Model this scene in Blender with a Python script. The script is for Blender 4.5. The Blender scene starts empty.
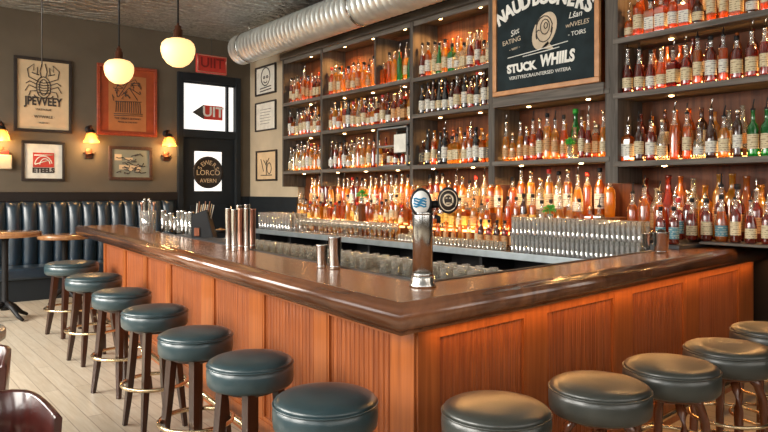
import bpy, bmesh, math, random
from mathutils import Vector, Matrix
random.seed(7)
PI = math.pi
C = bpy.context.scene.collection
sc = bpy.context.scene

# ------------------------------------------------------------ camera, world, light
HEAD = math.atan2(534, 660)
cam_d = bpy.data.cameras.new('camera'); cam = bpy.data.objects.new('camera', cam_d); C.objects.link(cam)
cam.location = (0, 0, 1.55); cam.rotation_euler = (PI/2, 0, -HEAD)
cam_d.sensor_width = 36; cam_d.lens = 36*660/768; cam_d.shift_y = -25/768; cam_d.clip_start = .05
sc.camera = cam
w = bpy.data.worlds.new('world'); sc.world = w; w.use_nodes = True
w.node_tree.nodes['Background'].inputs[0].default_value = (.86, .93, 1, 1)
w.node_tree.nodes['Background'].inputs[1].default_value = 2.2
sc.view_settings.view_transform = 'Standard'; sc.view_settings.look = 'None'
sc.view_settings.gamma = 1; sc.view_settings.use_curve_mapping = False
sc.view_settings.exposure = 0.05
sc.cycles.use_denoising = True
sc.cycles.max_bounces = 8; sc.cycles.transparent_max_bounces = 14
sc.cycles.sample_clamp_indirect = 4; sc.cycles.caustics_reflective = False; sc.cycles.caustics_refractive = False

def area(name, loc, rot, sx, sy, power, col, spread=PI):
    l = bpy.data.lights.new(name, 'AREA'); l.shape = 'RECTANGLE'; l.size = sx; l.size_y = sy
    l.energy = power; l.color = col; l.spread = spread
    o = bpy.data.objects.new(name, l); C.objects.link(o); o.location = loc; o.rotation_euler = rot
    return o
DAY = (1, .95, .86)
LW = [(-.6, 2.2), (2.6, 2.2), (5.8, 2.2), (8.8, 1.8)]; LP = [40, 190, 330, 360]        # windows in the left wall: centre y, width
BW = [(-1.2, 2.0), (1.8, 2.4), (4.5, 1.6)]                    # windows in the wall behind: centre x, width
for (y, ww), pw in zip(LW, LP): area('daylight', (-3.02, y, 2.65), (0, -PI/2+math.radians(45), 0), 2.4, ww-.1, pw, DAY, math.radians(150))
for x, ww in BW: area('daylight', (x, -3.02, 2.65), (PI/2-math.radians(25), 0, 0), ww-.1, 2.4, 24, (1, .78, .54))

# ------------------------------------------------------------ materials
def nt(name):
    m = bpy.data.materials.new(name); m.use_nodes = True
    n = m.node_tree; return m, n, n.nodes['Principled BSDF']
def lk(n, a, b): n.links.new(a, b)
def ramp(n, fac, stops):
    r = n.nodes.new('ShaderNodeValToRGB'); e = r.color_ramp.elements
    while len(e) < len(stops): e.new(.5)
    for i, (p, c) in enumerate(stops):
        e[i].position = p; e[i].color = (*c, 1)
    lk(n, fac, r.inputs[0]); return r.outputs[0]
def coords(n, scale=(1, 1, 1), rot=(0, 0, 0), kind='Object'):
    t = n.nodes.new('ShaderNodeTexCoord'); mp = n.nodes.new('ShaderNodeMapping')
    mp.inputs['Scale'].default_value = scale; mp.inputs['Rotation'].default_value = rot
    lk(n, t.outputs[kind], mp.inputs[0]); return mp.outputs[0]
def noise(n, vec, scale, detail=4, dist=0):
    x = n.nodes.new('ShaderNodeTexNoise'); x.inputs['Scale'].default_value = scale
    x.inputs['Detail'].default_value = detail; x.inputs['Distortion'].default_value = dist
    if vec is not None: lk(n, vec, x.inputs['Vector'])
    return x.outputs['Fac']
def bump(n, b, h, s, d=.01):
    x = n.nodes.new('ShaderNodeBump'); x.inputs['Strength'].default_value = s; x.inputs['Distance'].default_value = d
    lk(n, h, x.inputs['Height']); lk(n, x.outputs[0], b.inputs['Normal'])
def plain(name, col, rough=.5, metal=0, var=.12, sc_=9, bmp=0, coat=0, spec=.5):
    m, n, b = nt(name)
    f = noise(n, coords(n), sc_)
    lo = tuple(c*(1-var) for c in col); hi = tuple(min(1, c*(1+var)) for c in col)
    lk(n, ramp(n, f, [(.3, lo), (.7, hi)]), b.inputs['Base Color'])
    b.inputs['Roughness'].default_value = rough; b.inputs['Metallic'].default_value = metal
    b.inputs['Coat Weight'].default_value = coat; b.inputs['Coat Roughness'].default_value = .12
    b.inputs['Specular IOR Level'].default_value = spec
    if bmp: bump(n, b, noise(n, coords(n), sc_*8), bmp)
    return m
def wood(name, dark, light, rough=.35, scale=(1, 1, .06), freq=26, coat=.2, bmp=.08):
    m, n, b = nt(name)
    v = coords(n, scale)
    f = noise(n, v, freq, 6, 1.2)
    lk(n, ramp(n, f, [(.28, dark), (.5, tuple((a+c)/2 for a, c in zip(dark, light))), (.72, light)]), b.inputs['Base Color'])
    b.inputs['Roughness'].default_value = rough; b.inputs['Coat Weight'].default_value = coat; b.inputs['Coat Roughness'].default_value = .15
    bump(n, b, f, bmp, .004)
    return m
def emit(name, col, s):
    m, n, b = nt(name); b.inputs['Base Color'].default_value = (*col, 1)
    b.inputs['Emission Color'].default_value = (*col, 1); b.inputs['Emission Strength'].default_value = s
    return m
def glassy(name, col, tr=.5, tl=.3, edge=(1, 1, 1), gl=.06):
    """thin bottle glass: tinted transmission, some scatter in the liquid, a clear reflection"""
    m = bpy.data.materials.new(name); m.use_nodes = True; n = m.node_tree; n.nodes.clear()
    out = n.nodes.new('ShaderNodeOutputMaterial')
    t = n.nodes.new('ShaderNodeBsdfTransparent'); t.inputs[0].default_value = (*col, 1)
    d = n.nodes.new('ShaderNodeBsdfDiffuse'); s = n.nodes.new('ShaderNodeBsdfTranslucent')
    f = noise(n, coords(n, (1, 1, .6)), 14, 2)
    cc = ramp(n, f, [(.3, tuple(c*.75 for c in col)), (.7, tuple(min(1, c*1.15) for c in col))])
    lk(n, cc, d.inputs[0]); lk(n, cc, s.inputs[0])
    m1 = n.nodes.new('ShaderNodeMixShader'); m1.inputs[0].default_value = tl; lk(n, d.outputs[0], m1.inputs[1]); lk(n, s.outputs[0], m1.inputs[2])
    m2 = n.nodes.new('ShaderNodeMixShader'); m2.inputs[0].default_value = tr; lk(n, m1.outputs[0], m2.inputs[1]); lk(n, t.outputs[0], m2.inputs[2])
    g = n.nodes.new('ShaderNodeBsdfGlossy'); g.inputs['Roughness'].default_value = .08; g.inputs[0].default_value = (*edge, 1)
    lw = n.nodes.new('ShaderNodeLayerWeight'); lw.inputs[0].default_value = .35
    mm = n.nodes.new('ShaderNodeMath'); mm.operation = 'MULTIPLY_ADD'; lk(n, lw.outputs['Facing'], mm.inputs[0])
    mm.inputs[1].default_value = .45; mm.inputs[2].default_value = gl; mm.use_clamp = True
    m3 = n.nodes.new('ShaderNodeMixShader'); lk(n, mm.outputs[0], m3.inputs[0]); lk(n, m2.outputs[0], m3.inputs[1]); lk(n, g.outputs[0], m3.inputs[2])
    lk(n, m3.outputs[0], out.inputs[0]); return m

def planks(name):
    m, n, b = nt(name)
    v = coords(n, (1, 1, 1), (0, 0, PI/2))
    br = n.nodes.new('ShaderNodeTexBrick'); lk(n, v, br.inputs['Vector'])
    br.inputs['Scale'].default_value = 1; br.inputs['Brick Width'].default_value = 1.6; br.inputs['Row Height'].default_value = .115
    br.inputs['Mortar Size'].default_value = .003; br.inputs['Color1'].default_value = (.47, .41, .32, 1)
    br.inputs['Color2'].default_value = (.55, .485, .385, 1); br.inputs['Mortar'].default_value = (.27, .22, .17, 1)
    g = noise(n, coords(n, (9, .7, 1)), 5, 6, .6)
    mx = n.nodes.new('ShaderNodeMixRGB'); mx.blend_type = 'MULTIPLY'; mx.inputs[0].default_value = .75
    lk(n, br.outputs[0], mx.inputs[1]); lk(n, ramp(n, g, [(.3, (.78, .73, .66)), (.7, (1, 1, 1))]), mx.inputs[2])
    lk(n, mx.outputs[0], b.inputs['Base Color']); b.inputs['Roughness'].default_value = .38
    bump(n, b, br.outputs['Fac'], .15, -.003); return m
def tin(name):
    m, n, b = nt(name)
    v = coords(n, (1, 1, 1))
    br = n.nodes.new('ShaderNodeTexBrick'); lk(n, v, br.inputs['Vector']); br.offset = 0
    br.inputs['Scale'].default_value = 1; br.inputs['Brick Width'].default_value = .61; br.inputs['Row Height'].default_value = .61
    br.inputs['Mortar Size'].default_value = .02; br.inputs['Color1'].default_value = (.5,)*3+(1,); br.inputs['Color2'].default_value = (.5,)*3+(1,)
    wv = n.nodes.new('ShaderNodeTexWave'); wv.wave_type = 'RINGS'; lk(n, v, wv.inputs['Vector']); wv.inputs['Scale'].default_value = 2.2; wv.inputs['Distortion'].default_value = 9; wv.inputs['Detail'].default_value = 4
    f = noise(n, v, 9, 7, 2)
    a = n.nodes.new('ShaderNodeMath'); a.operation = 'ADD'; lk(n, wv.outputs['Fac'], a.inputs[0]); lk(n, f, a.inputs[1])
    a2 = n.nodes.new('ShaderNodeMath'); a2.operation = 'SUBTRACT'; lk(n, a.outputs[0], a2.inputs[0]); lk(n, br.outputs['Fac'], a2.inputs[1])
    lk(n, ramp(n, f, [(.3, (.30, .315, .31)), (.7, (.78, .80, .78))]), b.inputs['Base Color'])
    b.inputs['Metallic'].default_value = .8; b.inputs['Roughness'].default_value = .33
    bump(n, b, a2.outputs[0], 1.0, .05); return m
def leather(name, col):
    m, n, b = nt(name)
    vo = n.nodes.new('ShaderNodeTexVoronoi'); lk(n, coords(n), vo.inputs['Vector']); vo.inputs['Scale'].default_value = 150
    f = noise(n, coords(n), 6)
    lk(n, ramp(n, f, [(.3, tuple(c*.8 for c in col)), (.7, tuple(c*1.2 for c in col))]), b.inputs['Base Color'])
    b.inputs['Roughness'].default_value = .36; b.inputs['Specular IOR Level'].default_value = .6; b.inputs['Coat Weight'].default_value = .45; b.inputs['Coat Roughness'].default_value = .26
    bump(n, b, vo.outputs['Distance'], .12, .002); return m
def printed(name, paper, ink, sx=60, thr=.5):
    """paper label with lines of faint print"""
    m, n, b = nt(name)
    v = coords(n, (1, 1, 1))
    wv = n.nodes.new('ShaderNodeTexWave'); wv.bands_direction = 'Z'; lk(n, v, wv.inputs['Vector']); wv.inputs['Scale'].default_value = 22; wv.inputs['Distortion'].default_value = 1
    f = noise(n, v, sx, 2)
    mu = n.nodes.new('ShaderNodeMath'); mu.operation = 'MULTIPLY'; lk(n, wv.outputs['Fac'], mu.inputs[0]); lk(n, f, mu.inputs[1])
    lk(n, ramp(n, mu.outputs[0], [(thr-.08, paper), (thr, ink)]), b.inputs['Base Color']); b.inputs['Roughness'].default_value = .6
    return m

MT = dict(
 floor=planks('oak_floor'), tin=tin('pressed_tin'),
 plaster=plain('taupe_plaster', (.128, .100, .068), .85, sc_=2, bmp=.15),
 lamplit_wall=plain('lamplit_plaster', (.50, .42, .30), .85, sc_=2, bmp=.15),  # alcove wall made paler than the taupe: lamplight put into its colour
 navy=plain('navy_paint', (.014, .018, .022), .5, sc_=3, spec=.25),
 blackwood=plain('black_wood', (.014, .010, .009), .4, sc_=5, spec=.3),
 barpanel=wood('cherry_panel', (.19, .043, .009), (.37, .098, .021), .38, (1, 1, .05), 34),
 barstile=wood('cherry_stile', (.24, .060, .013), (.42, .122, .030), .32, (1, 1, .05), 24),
 bartop=wood('varnished_top', (.20, .065, .022), (.44, .17, .060), .24, (1, .07, 1), 22, .45, .01),
 bartop2=wood('varnished_top_cross', (.20, .065, .022), (.44, .17, .060), .24, (.07, 1, 1), 22, .45, .01),
 rail=wood('dark_rail', (.075, .027, .012), (.21, .080, .034), .19, (.3, .06, .3), 20, .9, .02),
 weather=wood('weathered_shelf', (.07, .060, .050), (.19, .165, .14), .55, (.5, .06, .8), 22, .05, .2),
 weatherv=wood('weathered_upright', (.055, .047, .040), (.14, .12, .10), .55, (.8, .8, .06), 22, .05, .2),
 casewood=wood('warm_case_back', (.060, .020, .009), (.150, .050, .018), .5, (1, 1, .06), 18, .1, .1),
 tabletop=wood('table_wood', (.28, .12, .045), (.48, .24, .10), .22, (1, .07, 1), 18, .6, .03),
 darkleg=wood('walnut_leg', (.016, .006, .004), (.045, .015, .009), .3, (1, 1, .1), 20, .5, .03),
 redleg=wood('cherry_leg', (.09, .024, .009), (.18, .055, .020), .25, (1, 1, .1), 20, .5, .03),
 chairwood=wood('mahogany', (.026, .005, .004), (.062, .011, .008), .28, (1, 1, .1), 16, .6, .03),
 pframe=wood('redwood_frame', (.26, .035, .012), (.42, .075, .022), .4, (1, 1, .1), 20),
 bframe=wood('dark_frame', (.012, .008, .006), (.03, .018, .012), .6, (1, 1, .1), 20, 0),
 nframe=wood('brown_frame', (.05, .022, .012), (.11, .045, .022), .4, (1, 1, .1), 20),
 oframe=wood('oak_frame', (.40, .17, .06), (.62, .30, .12), .4, (.3, .3, .1), 20),
 teal=leather('teal_leather', (.016, .041, .050)), olive=leather('olive_leather', (.034, .038, .033)), blue=leather('blue_leather', (.004, .019, .036)),
 steel=plain('brushed_steel', (.62, .61, .58), .22, 1, .06, 30), duct=plain('galvanised', (.86, .90, .88), .42, .9, .10, 7),
 brass=plain('brass', (.75, .58, .36), .25, 1), bronze=plain('bronze', (.16, .06, .035), .35, 1), black=plain('black_metal', (.011, .011, .012), .5, 0, spec=.25),
 copper=plain('copper', (.72, .40, .30), .28, 1), counter=plain('slate_counter', (.12, .14, .155), .25, .3),
 edge=plain('steel_edge', (.40, .46, .49), .35, .6), mat=plain('rubber', (.03, .032, .035), .6),
 chalk=plain('chalkboard', (.011, .020, .023), .7, sc_=6, var=.4, spec=.2), chalkw=plain('chalk_white', (.85, .83, .76), .8), chalkt=plain('chalk_tan', (.62, .50, .36), .8),
 paper=plain('aged_paper', (.68, .50, .30), .8, sc_=4), paperw=plain('white_paper', (.72, .70, .62), .8), ink=plain('ink', (.045, .035, .03), .8),
 paper2=plain('tan_paper', (.46, .17, .055), .8, sc_=4), redp=plain('red_print', (.50, .045, .03), .7), orangep=plain('orange_mount', (.36, .060, .014), .6),
 signred=plain('sign_red', (.62, .05, .035), .45), signdk=plain('sign_dark_red', (.25, .02, .016), .45), frost=emit('frosted_daylight', (1, .98, .93), .92),
 globe=emit('opal_globe', (1, .63, .27), 1.3), bulb=emit('warm_bulb', (1, .50, .12), 3.5), led=emit('led_strip', (1, .50, .16), 4), puck=emit('puck_light', (1, .6, .25), 25),
 herb=plain('herb_green', (.03, .34, .035), .5, sc_=30, var=.4), white=plain('white_enamel', (.8, .8, .78), .3), blueink=plain('blue_print', (.02, .22, .42), .4),
 cabl=plain('grey_cable', (.05, .045, .04), .6), shade=plain('amber_shade', (.5, .25, .08), .4), plasterw=plain('cream_plaster_bracket', (.62, .50, .34), .7), red=plain('red_cap', (.55, .03, .02), .4),
 tglass=glassy('cut_glass', (.96, .96, .93), .66, .6, gl=.16),
 glass=glassy('clear_glass', (.92, .93, .90), .80, .5, gl=.10), pane=glassy('window_glass', (.98, .98, .98), .97, .5, gl=.0),
)
for k_ in ('casewood', 'weather', 'weatherv'): MT[k_].node_tree.nodes['Principled BSDF'].inputs['Specular IOR Level'].default_value = .18; MT[k_].node_tree.nodes['Principled BSDF'].inputs['Coat Weight'].default_value = 0
LIQ = dict(
 amber=glassy('amber_spirit', (.66, .22, .022), .38, .72), gold=glassy('gold_spirit', (.82, .44, .045), .38, .72), red=glassy('red_spirit', (.34, .035, .012), .38, .7),
 brown=glassy('brown_glass', (.12, .035, .014), .35, .5), clear=glassy('clear_spirit', (.80, .78, .66), .72, .6), green=glassy('green_glass', (.02, .36, .08), .35, .7), black=glassy('black_glass', (.016, .014, .014), .08, .2), orange=glassy('orange_spirit', (.78, .19, .02), .38, .72))
LAB = dict(cream=printed('cream_label', (.60, .50, .31), (.20, .12, .06)), white=printed('white_label', (.66, .63, .54), (.16, .14, .14)),
 tan=printed('tan_label', (.50, .27, .11), (.14, .06, .02)), black=printed('black_label', (.03, .028, .025), (.55, .42, .2)), blue=printed('blue_label', (.07, .20, .25), (.6, .6, .5)), yellow=printed('yellow_label', (.78, .50, .09), (.25, .08, .02)))

# ------------------------------------------------------------ mesh helpers
def tag(o, label=None, cat=None, group=None, kind=None):
    if label: o['label'] = label
    if cat: o['category'] = cat
    if group: o['group'] = group
    if kind: o['kind'] = kind
    return o
def empty(name, loc, label, cat, group=None, rz=0, mat=None):
    o = bpy.data.objects.new(name, None); C.objects.link(o); o.empty_display_size = .05
    if mat is not None: o.matrix_world = mat
    else: o.location = loc; o.rotation_euler = (0, 0, rz)
    return tag(o, label, cat, group)
class MB:
    def __init__(s): s.b = bmesh.new(); s.mi = 0
    def _f(s, vs, smooth=False):
        try: f = s.b.faces.new(vs)
        except ValueError: return
        f.material_index = s.mi; f.smooth = smooth
    def box(s, x0, y0, z0, x1, y1, z1, bev=0):
        g = bmesh.ops.create_cube(s.b, size=1)['verts']
        for v in g: v.co = Vector((x0+(v.co.x+.5)*(x1-x0), y0+(v.co.y+.5)*(y1-y0), z0+(v.co.z+.5)*(z1-z0)))
        fs = set(f for v in g for f in v.link_faces)
        for f in fs: f.material_index = s.mi
        if bev:
            r = bmesh.ops.bevel(s.b, geom=list(set(e for f in fs for e in f.edges)), offset=bev, segments=2, affect='EDGES', profile=.6)
            for f in r['faces']: f.material_index = s.mi; f.smooth = True
        return s
    def lathe(s, prof, n=20, c=(0, 0, 0), M=None, smooth=True, split=None, cap=True):
        rings = []
        for (r, z) in prof:
            ring = []
            for i in range(n):
                a = 2*PI*i/n; p = Vector((r*math.cos(a), r*math.sin(a), z))
                if M is not None: p = M @ p
                ring.append(s.b.verts.new(p+Vector(c)))
            rings.append(ring)
        for k in range(len(rings)-1):
            if split is not None: s.mi = 0 if prof[k+1][1] <= split else 1
            for i in range(n): s._f((rings[k][i], rings[k][(i+1) % n], rings[k+1][(i+1) % n], rings[k+1][i]), smooth)
        if cap:
            if prof[0][0] > 1e-4: s._f(rings[0][::-1])
            if prof[-1][0] > 1e-4: s._f(rings[-1])
        return s
    def tube(s, pts, r, n=8, closed=False, flat=1):
        pts = [Vector(p) for p in pts]; m = len(pts); rings = []
        rs = r if isinstance(r, (list, tuple)) else [r]*m
        for i, p in enumerate(pts):
            if closed: d = pts[(i+1) % m]-pts[i-1]
            else: d = pts[min(i+1, m-1)]-pts[max(i-1, 0)]
            d.normalize(); up = Vector((0, 0, 1)) if abs(d.z) < .9 else Vector((1, 0, 0))
            a = d.cross(up).normalized(); b = d.cross(a).normalized()
            rings.append([s.b.verts.new(p+a*(rs[i]*math.cos(2*PI*k/n+PI/n))+b*(rs[i]*flat*math.sin(2*PI*k/n+PI/n))) for k in range(n)])
        for i in range(m if closed else m-1):
            A, B = rings[i], rings[(i+1) % m]
            for k in range(n): s._f((A[k], A[(k+1) % n], B[(k+1) % n], B[k]), n > 4)
        if not closed: s._f(rings[0]); s._f(rings[-1][::-1])
        return s
    def prism(s, poly, z0, z1):
        a = [s.b.verts.new((x, y, z0)) for x, y in poly]; b = [s.b.verts.new((x, y, z1)) for x, y in poly]
        s._f(a[::-1]); s._f(b)
        for i in range(len(poly)): s._f((a[i], a[(i+1) % len(poly)], b[(i+1) % len(poly)], b[i]))
        return s
    def slab(s, quad, h):                       # any 4 points in 3-D, thickened by vector h
        a = [s.b.verts.new(p) for p in quad]; b = [s.b.verts.new(Vector(p)+Vector(h)) for p in quad]
        s._f(a[::-1]); s._f(b)
        for i in range(len(quad)): s._f((a[i], a[(i+1) % len(quad)], b[(i+1) % len(quad)], b[i]))
        return s
    def build(s, name, mats, parent=None, loc=(0, 0, 0), rz=0):
        bmesh.ops.recalc_face_normals(s.b, faces=s.b.faces)
        me = bpy.data.meshes.new(name); s.b.to_mesh(me); s.b.free()
        for m in (mats if isinstance(mats, (list, tuple)) else [mats]): me.materials.append(m)
        return link(name, me, parent, loc, rz)
def link(name, me, parent=None, loc=(0, 0, 0), rz=0):
    o = bpy.data.objects.new(name, me); C.objects.link(o); o.location = loc; o.rotation_euler = (0, 0, rz)
    if parent is not None: o.parent = parent
    return o
def struct(o): o['kind'] = 'structure'; return o
def copy_tree(o, parent=None):
    c = o.copy(); C.objects.link(c)
    if parent is not None:
        c.parent = parent
        for k in ('label',):
            pass
    for ch in o.children: copy_tree(ch, c)
    return c
def text(s, size, mat, parent, x, y, z=.002, name='lettering', rot=0, shear=0, ext=.0015, bold=0, sy=1):
    cu = bpy.data.curves.new('txt', 'FONT'); cu.body = s; cu.size = size; cu.align_x = 'CENTER'; cu.align_y = 'CENTER'
    cu.extrude = ext; cu.shear = shear; cu.offset = bold; cu.resolution_u = 3
    t = bpy.data.objects.new('txt', cu); C.objects.link(t)
    me = bpy.data.meshes.new_from_object(t.evaluated_get(bpy.context.evaluated_depsgraph_get()))
    bpy.data.objects.remove(t); me.materials.clear(); me.materials.append(mat)
    me.transform(Matrix.Translation((x, y, z)) @ Matrix.Rotation(rot, 4, 'Z') @ Matrix.Diagonal((1, sy, 1, 1)))
    return link(name, me, parent)
ONX = lambda x, y, z: Matrix(((0, 0, -1, x), (-1, 0, 0, y), (0, 1, 0, z), (0, 0, 0, 1)))    # hung on the shelf wall
ONY = lambda x, y, z: Matrix(((1, 0, 0, x), (0, 0, -1, y), (0, 1, 0, z), (0, 0, 0, 1)))     # hung on the door wall
def lerp(a, b, t): return a+(b-a)*t
ORD = ['first', 'second', 'third', 'fourth', 'fifth', 'sixth', 'seventh', 'eighth', 'ninth', 'tenth', 'eleventh', 'twelfth', 'thirteenth', 'fourteenth', 'fifteenth', 'sixteenth', 'seventeenth', 'eighteenth', 'nineteenth', 'twentieth', 'twenty-first', 'twenty-second', 'twenty-third', 'twenty-fourth', 'twenty-fifth', 'twenty-sixth', 'twenty-seventh', 'twenty-eighth', 'twenty-ninth', 'thirtieth', 'thirty-first', 'thirty-second']

# ------------------------------------------------------------ room shell
WX, WY, ZC = 5.90, 11.04, 4.25
struct(MB().box(-3.2, -3.2, -.1, WX+.15, WY+.15, 0).build('floor', MT['floor']))
struct(MB().box(-3.2, -3.2, ZC, WX+.15, WY+.15, ZC+.1).build('ceiling', MT['tin']))
struct(MB().box(WX, -3.2, 0, WX+.15, 9.36, ZC).build('wall_right', MT['blackwood']))
struct(MB().box(5.75, 9.36, 0, WX+.15, WY, ZC).build('wall_right_alcove', MT['lamplit_wall']))
DX0, DX1, DZ = 4.36, 5.54, 3.60                                # door casing
m = MB(); m.box(-3.2, WY, 0, DX0, WY+.15, ZC); m.box(DX1, WY, 0, WX+.15, WY+.15, ZC); m.box(DX0, WY, DZ, DX1, WY+.15, ZC)
struct(m.build('wall_back', MT['plaster']))
def wallwin(name, wins, alongY, z0=1.45, z1=3.85):
    m = MB(); lo = -3.2; hi = WY if alongY else WX
    def bx(a, b, za, zb):
        if b-a < .01: return
        if alongY: m.box(-3.2, a, za, -3.05, b, zb)
        else: m.box(a, -3.2, za, b, -3.05, zb)
    cur = lo
    for c_, ww in sorted(wins):
        bx(cur, c_-ww/2, 0, ZC); bx(c_-ww/2, c_+ww/2, 0, z0); bx(c_-ww/2, c_+ww/2, z1, ZC); cur = c_+ww/2
    bx(cur, hi, 0, ZC); struct(m.build(name, MT['plaster']))
wallwin('wall_left', LW, True); wallwin('wall_front', BW, False)
wi = 0
for alongY, wins in ((True, LW), (False, BW)):
    for c_, ww in wins:
        wi += 1; m = MB(); g = MB()
        def bb(mb, a, b, za, zb, d0, d1):
            if alongY: mb.box(d0, a, za, d1, b, zb)
            else: mb.box(a, d0, za, b, d1, zb)
        for a in (c_-ww/2, c_, c_+ww/2-.05): bb(m, a, a+.05, 1.45, 3.85, -3.16, -3.09)
        for z in (1.45, 2.95, 3.80): bb(m, c_-ww/2, c_+ww/2, z, z+.05, -3.16, -3.09)
        fr = struct(m.build('window_%d' % wi, MT['navy'])); bb(g, c_-ww/2, c_+ww/2, 1.45, 3.85, -3.13, -3.125)
        g.build('pane', MT['pane'], fr)
# door with transom
d = MB(); y0 = WY-.05
for a, b, c_, e in ((DX0, 4.46, 0, DZ), (5.44, DX1, 0, DZ), (4.46, 5.44, 3.46, DZ), (4.46, 5.44, 2.48, 2.62)): d.box(a, y0, c_, b, WY+.14, e, .008)
door = struct(d.build('door_1', MT['navy']))
d = MB(); d.box(4.46, WY+.02, 0, 4.68, WY+.07, 2.48); d.box(5.20, WY+.02, 0, 5.44, WY+.07, 2.48); d.box(4.68, WY+.02, 0, 5.20, WY+.07, 1.55); d.box(4.68, WY+.02, 2.25, 5.20, WY+.07, 2.48)
d.box(4.60, WY-.005, .25, 5.28, WY+.02, 1.3, .006)
d.build('door_leaf', MT['navy'], door)
MB().box(4.68, WY+.035, 1.55, 5.20, WY+.045, 2.25).build('door_pane', MT['frost'], door)
MB().box(4.46, WY+.06, 2.62, 5.44, WY+.07, 3.46).build('transom_pane', MT['frost'], door)
d = MB(); d.box(5.28, WY+.0, 2.62, 5.32, WY+.06, 3.46); d.box(4.46, WY, 2.62, 4.485, WY+.06, 3.46); d.box(4.46, WY, 3.43, 5.44, WY+.06, 3.46); d.build('transom_bar', MT['navy'], door)
d = MB(); d.tube([(5.34, WY-.01, 1.0), (5.34, WY-.06, 1.03), (5.34, WY-.06, 1.27), (5.34, WY-.01, 1.3)], .012); d.build('door_handle', MT['brass'], door)
struct(MB().box(-3.04, WY-.05, 1.39, DX0, WY, 1.535, .01).build('trim_1', MT['blackwood']))
struct(MB().box(-3.04, WY-.02, 0, DX0, WY, 1.39).build('trim_2', MT['navy']))
struct(MB().box(DX1, WY-.03, 0, 5.75, WY, 1.45).build('trim_3', MT['navy']))
struct(MB().box(5.72, 9.36, 0, 5.75, WY-.03, 1.45).build('trim_4', MT['navy']))
# transom sign and door emblem
e = empty('window_sign', None, 'small red and white UIT sign in the bright transom window', 'sign', mat=ONY(5.02, WY+.055, 2.95))
m = MB(); m.box(-.15, -.13, 0, .20, .12, .02, .008); m.build('sign_board', MT['signred'], e)
text('UIT', .26, MT['chalkw'], e, .02, 0, .022, sy=.95, bold=.006)
m = MB(); m.prism([(-.36, -.02), (-.15, .13), (-.15, -.13)], 0, .015); o = m.build('grey_fin', MT['cabl'], e)
e = empty('door_emblem', None, 'round brown lettered emblem on the door window', 'sign', mat=ONY(4.94, WY+.03, 1.88))
m = MB(); m.lathe([(.27, 0), (.285, .008), (.27, .018), (.24, .016), (.235, .010), (0, .010)], 32); m.build('disc', MT['bframe'], e)
for i, s_ in enumerate('SEWERS'): text(s_, .11, MT['paper'], e, .17*math.cos(2.7-i*.46), .17*math.sin(2.7-i*.46), .012, rot=2.7-i*.46-PI/2)
text('LORCO', .13, MT['paper'], e, 0, -.01, .012); text('AVERN', .10, MT['paper'], e, 0, -.15, .012)

# ------------------------------------------------------------ exit sign hung from ceiling
e = empty('hanging_exit_sign', None, 'red lightbox exit sign hanging above the door', 'sign', mat=ONY(4.845, WY-.35, 3.74))
m = MB(); m.box(-.28, -.17, -.06, .28, .15, 0, .02); m.build('sign_box', MT['signred'], e)
m = MB(); m.tube([(-.26, -.15, .004), (.26, -.15, .004), (.26, .13, .004), (-.26, .13, .004)], .008, 6, True); m.build('rim', MT['copper'], e)
text('UIIT', .24, MT['signdk'], e, 0, .0, .004, bold=.004)
m = MB(); m.tube([(.0, .15, -.03), (.0, ZC-3.77, -.03)], .004, 6); m.build('hanger_wire', MT['cabl'], e)

# ------------------------------------------------------------ pictures
def framed(M_, w_, h_, fw, fm, mount, label, name='framed_picture', draw=None, inner=None):
    e = empty(name, None, label, 'picture', mat=M_)
    m = MB()
    for a, b, c_, d_ in ((-w_/2, -h_/2, w_/2, -h_/2+fw), (-w_/2, h_/2-fw, w_/2, h_/2), (-w_/2, -h_/2+fw, -w_/2+fw, h_/2-fw), (w_/2-fw, -h_/2+fw, w_/2, h_/2-fw)): m.box(a, b, 0, c_, d_, .035, .006)
    m.build('frame', fm, e)
    MB().box(-w_/2+fw*.8, -h_/2+fw*.8, .002, w_/2-fw*.8, h_/2-fw*.8, .012).build('mount', mount, e)
    if inner: x, y, ww, hh, mm = inner; MB().box(x-ww/2, y-hh/2, .012, x+ww/2, y+hh/2, .016).build('print', mm, e)
    if draw: draw(e)
    return e
def strokes(e, paths, mat, r=.006, z=.018, name='drawing'):
    m = MB()
    for p in paths: m.tube([(x, y, z) for x, y in p], r, 6, flat=.4)
    return m.build(name, mat, e)
def arc(cx, cy, rx, ry, a0, a1, n=10): return [(cx+rx*math.cos(lerp(a0, a1, i/n)), cy+ry*math.sin(lerp(a0, a1, i/n))) for i in range(n+1)]
def lobster(e):
    P = []
    P.append(arc(0, .12, .10, .16, 0, 2*PI, 16)); P.append(arc(0, .12, .06, .12, 0, 2*PI, 14)); P.append(arc(0, .0, .13, .05, PI, 2*PI))
    for s in (-1, 1):
        P += [[(s*.07, .2), (s*.2, .26), (s*.22, .38), (s*.13, .46), (s*.14, .36), (s*.08, .42), (s*.09, .3)], [(s*.03, .27), (s*.05, .36), (s*.02, .48)],
              [(s*.1, .1), (s*.2, .14), (s*.25, .05)], [(s*.1, .06), (s*.18, .05), (s*.2, -.02)], [(s*.1, .16), (s*.19, .2), (s*.24, .16)], [(s*.06, .3), (s*.16, .33)]]
    for k in range(5): P.append([(-.08, .04+k*.04), (0, .025+k*.04), (.08, .04+k*.04)])
    strokes(e, P, MT['ink'], .0075)
    text('JPEVVEEY', .125, MT['ink'], e, 0, -.10, .018, bold=.004, sy=1.4); text('VIATIVAUE', .045, MT['ink'], e, 0, -.22, .018); text('· WYWALE ·', .06, MT['ink'], e, 0, -.33, .018); text('- TALEE LER -', .03, MT['ink'], e, 0, -.42, .018)
framed(ONY(2.28, WY, 3.0), .80, 1.12, .045, MT['bframe'], MT['paper'], 'tall black framed lobster print on cream paper, left of the red poster', draw=lobster)
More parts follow.
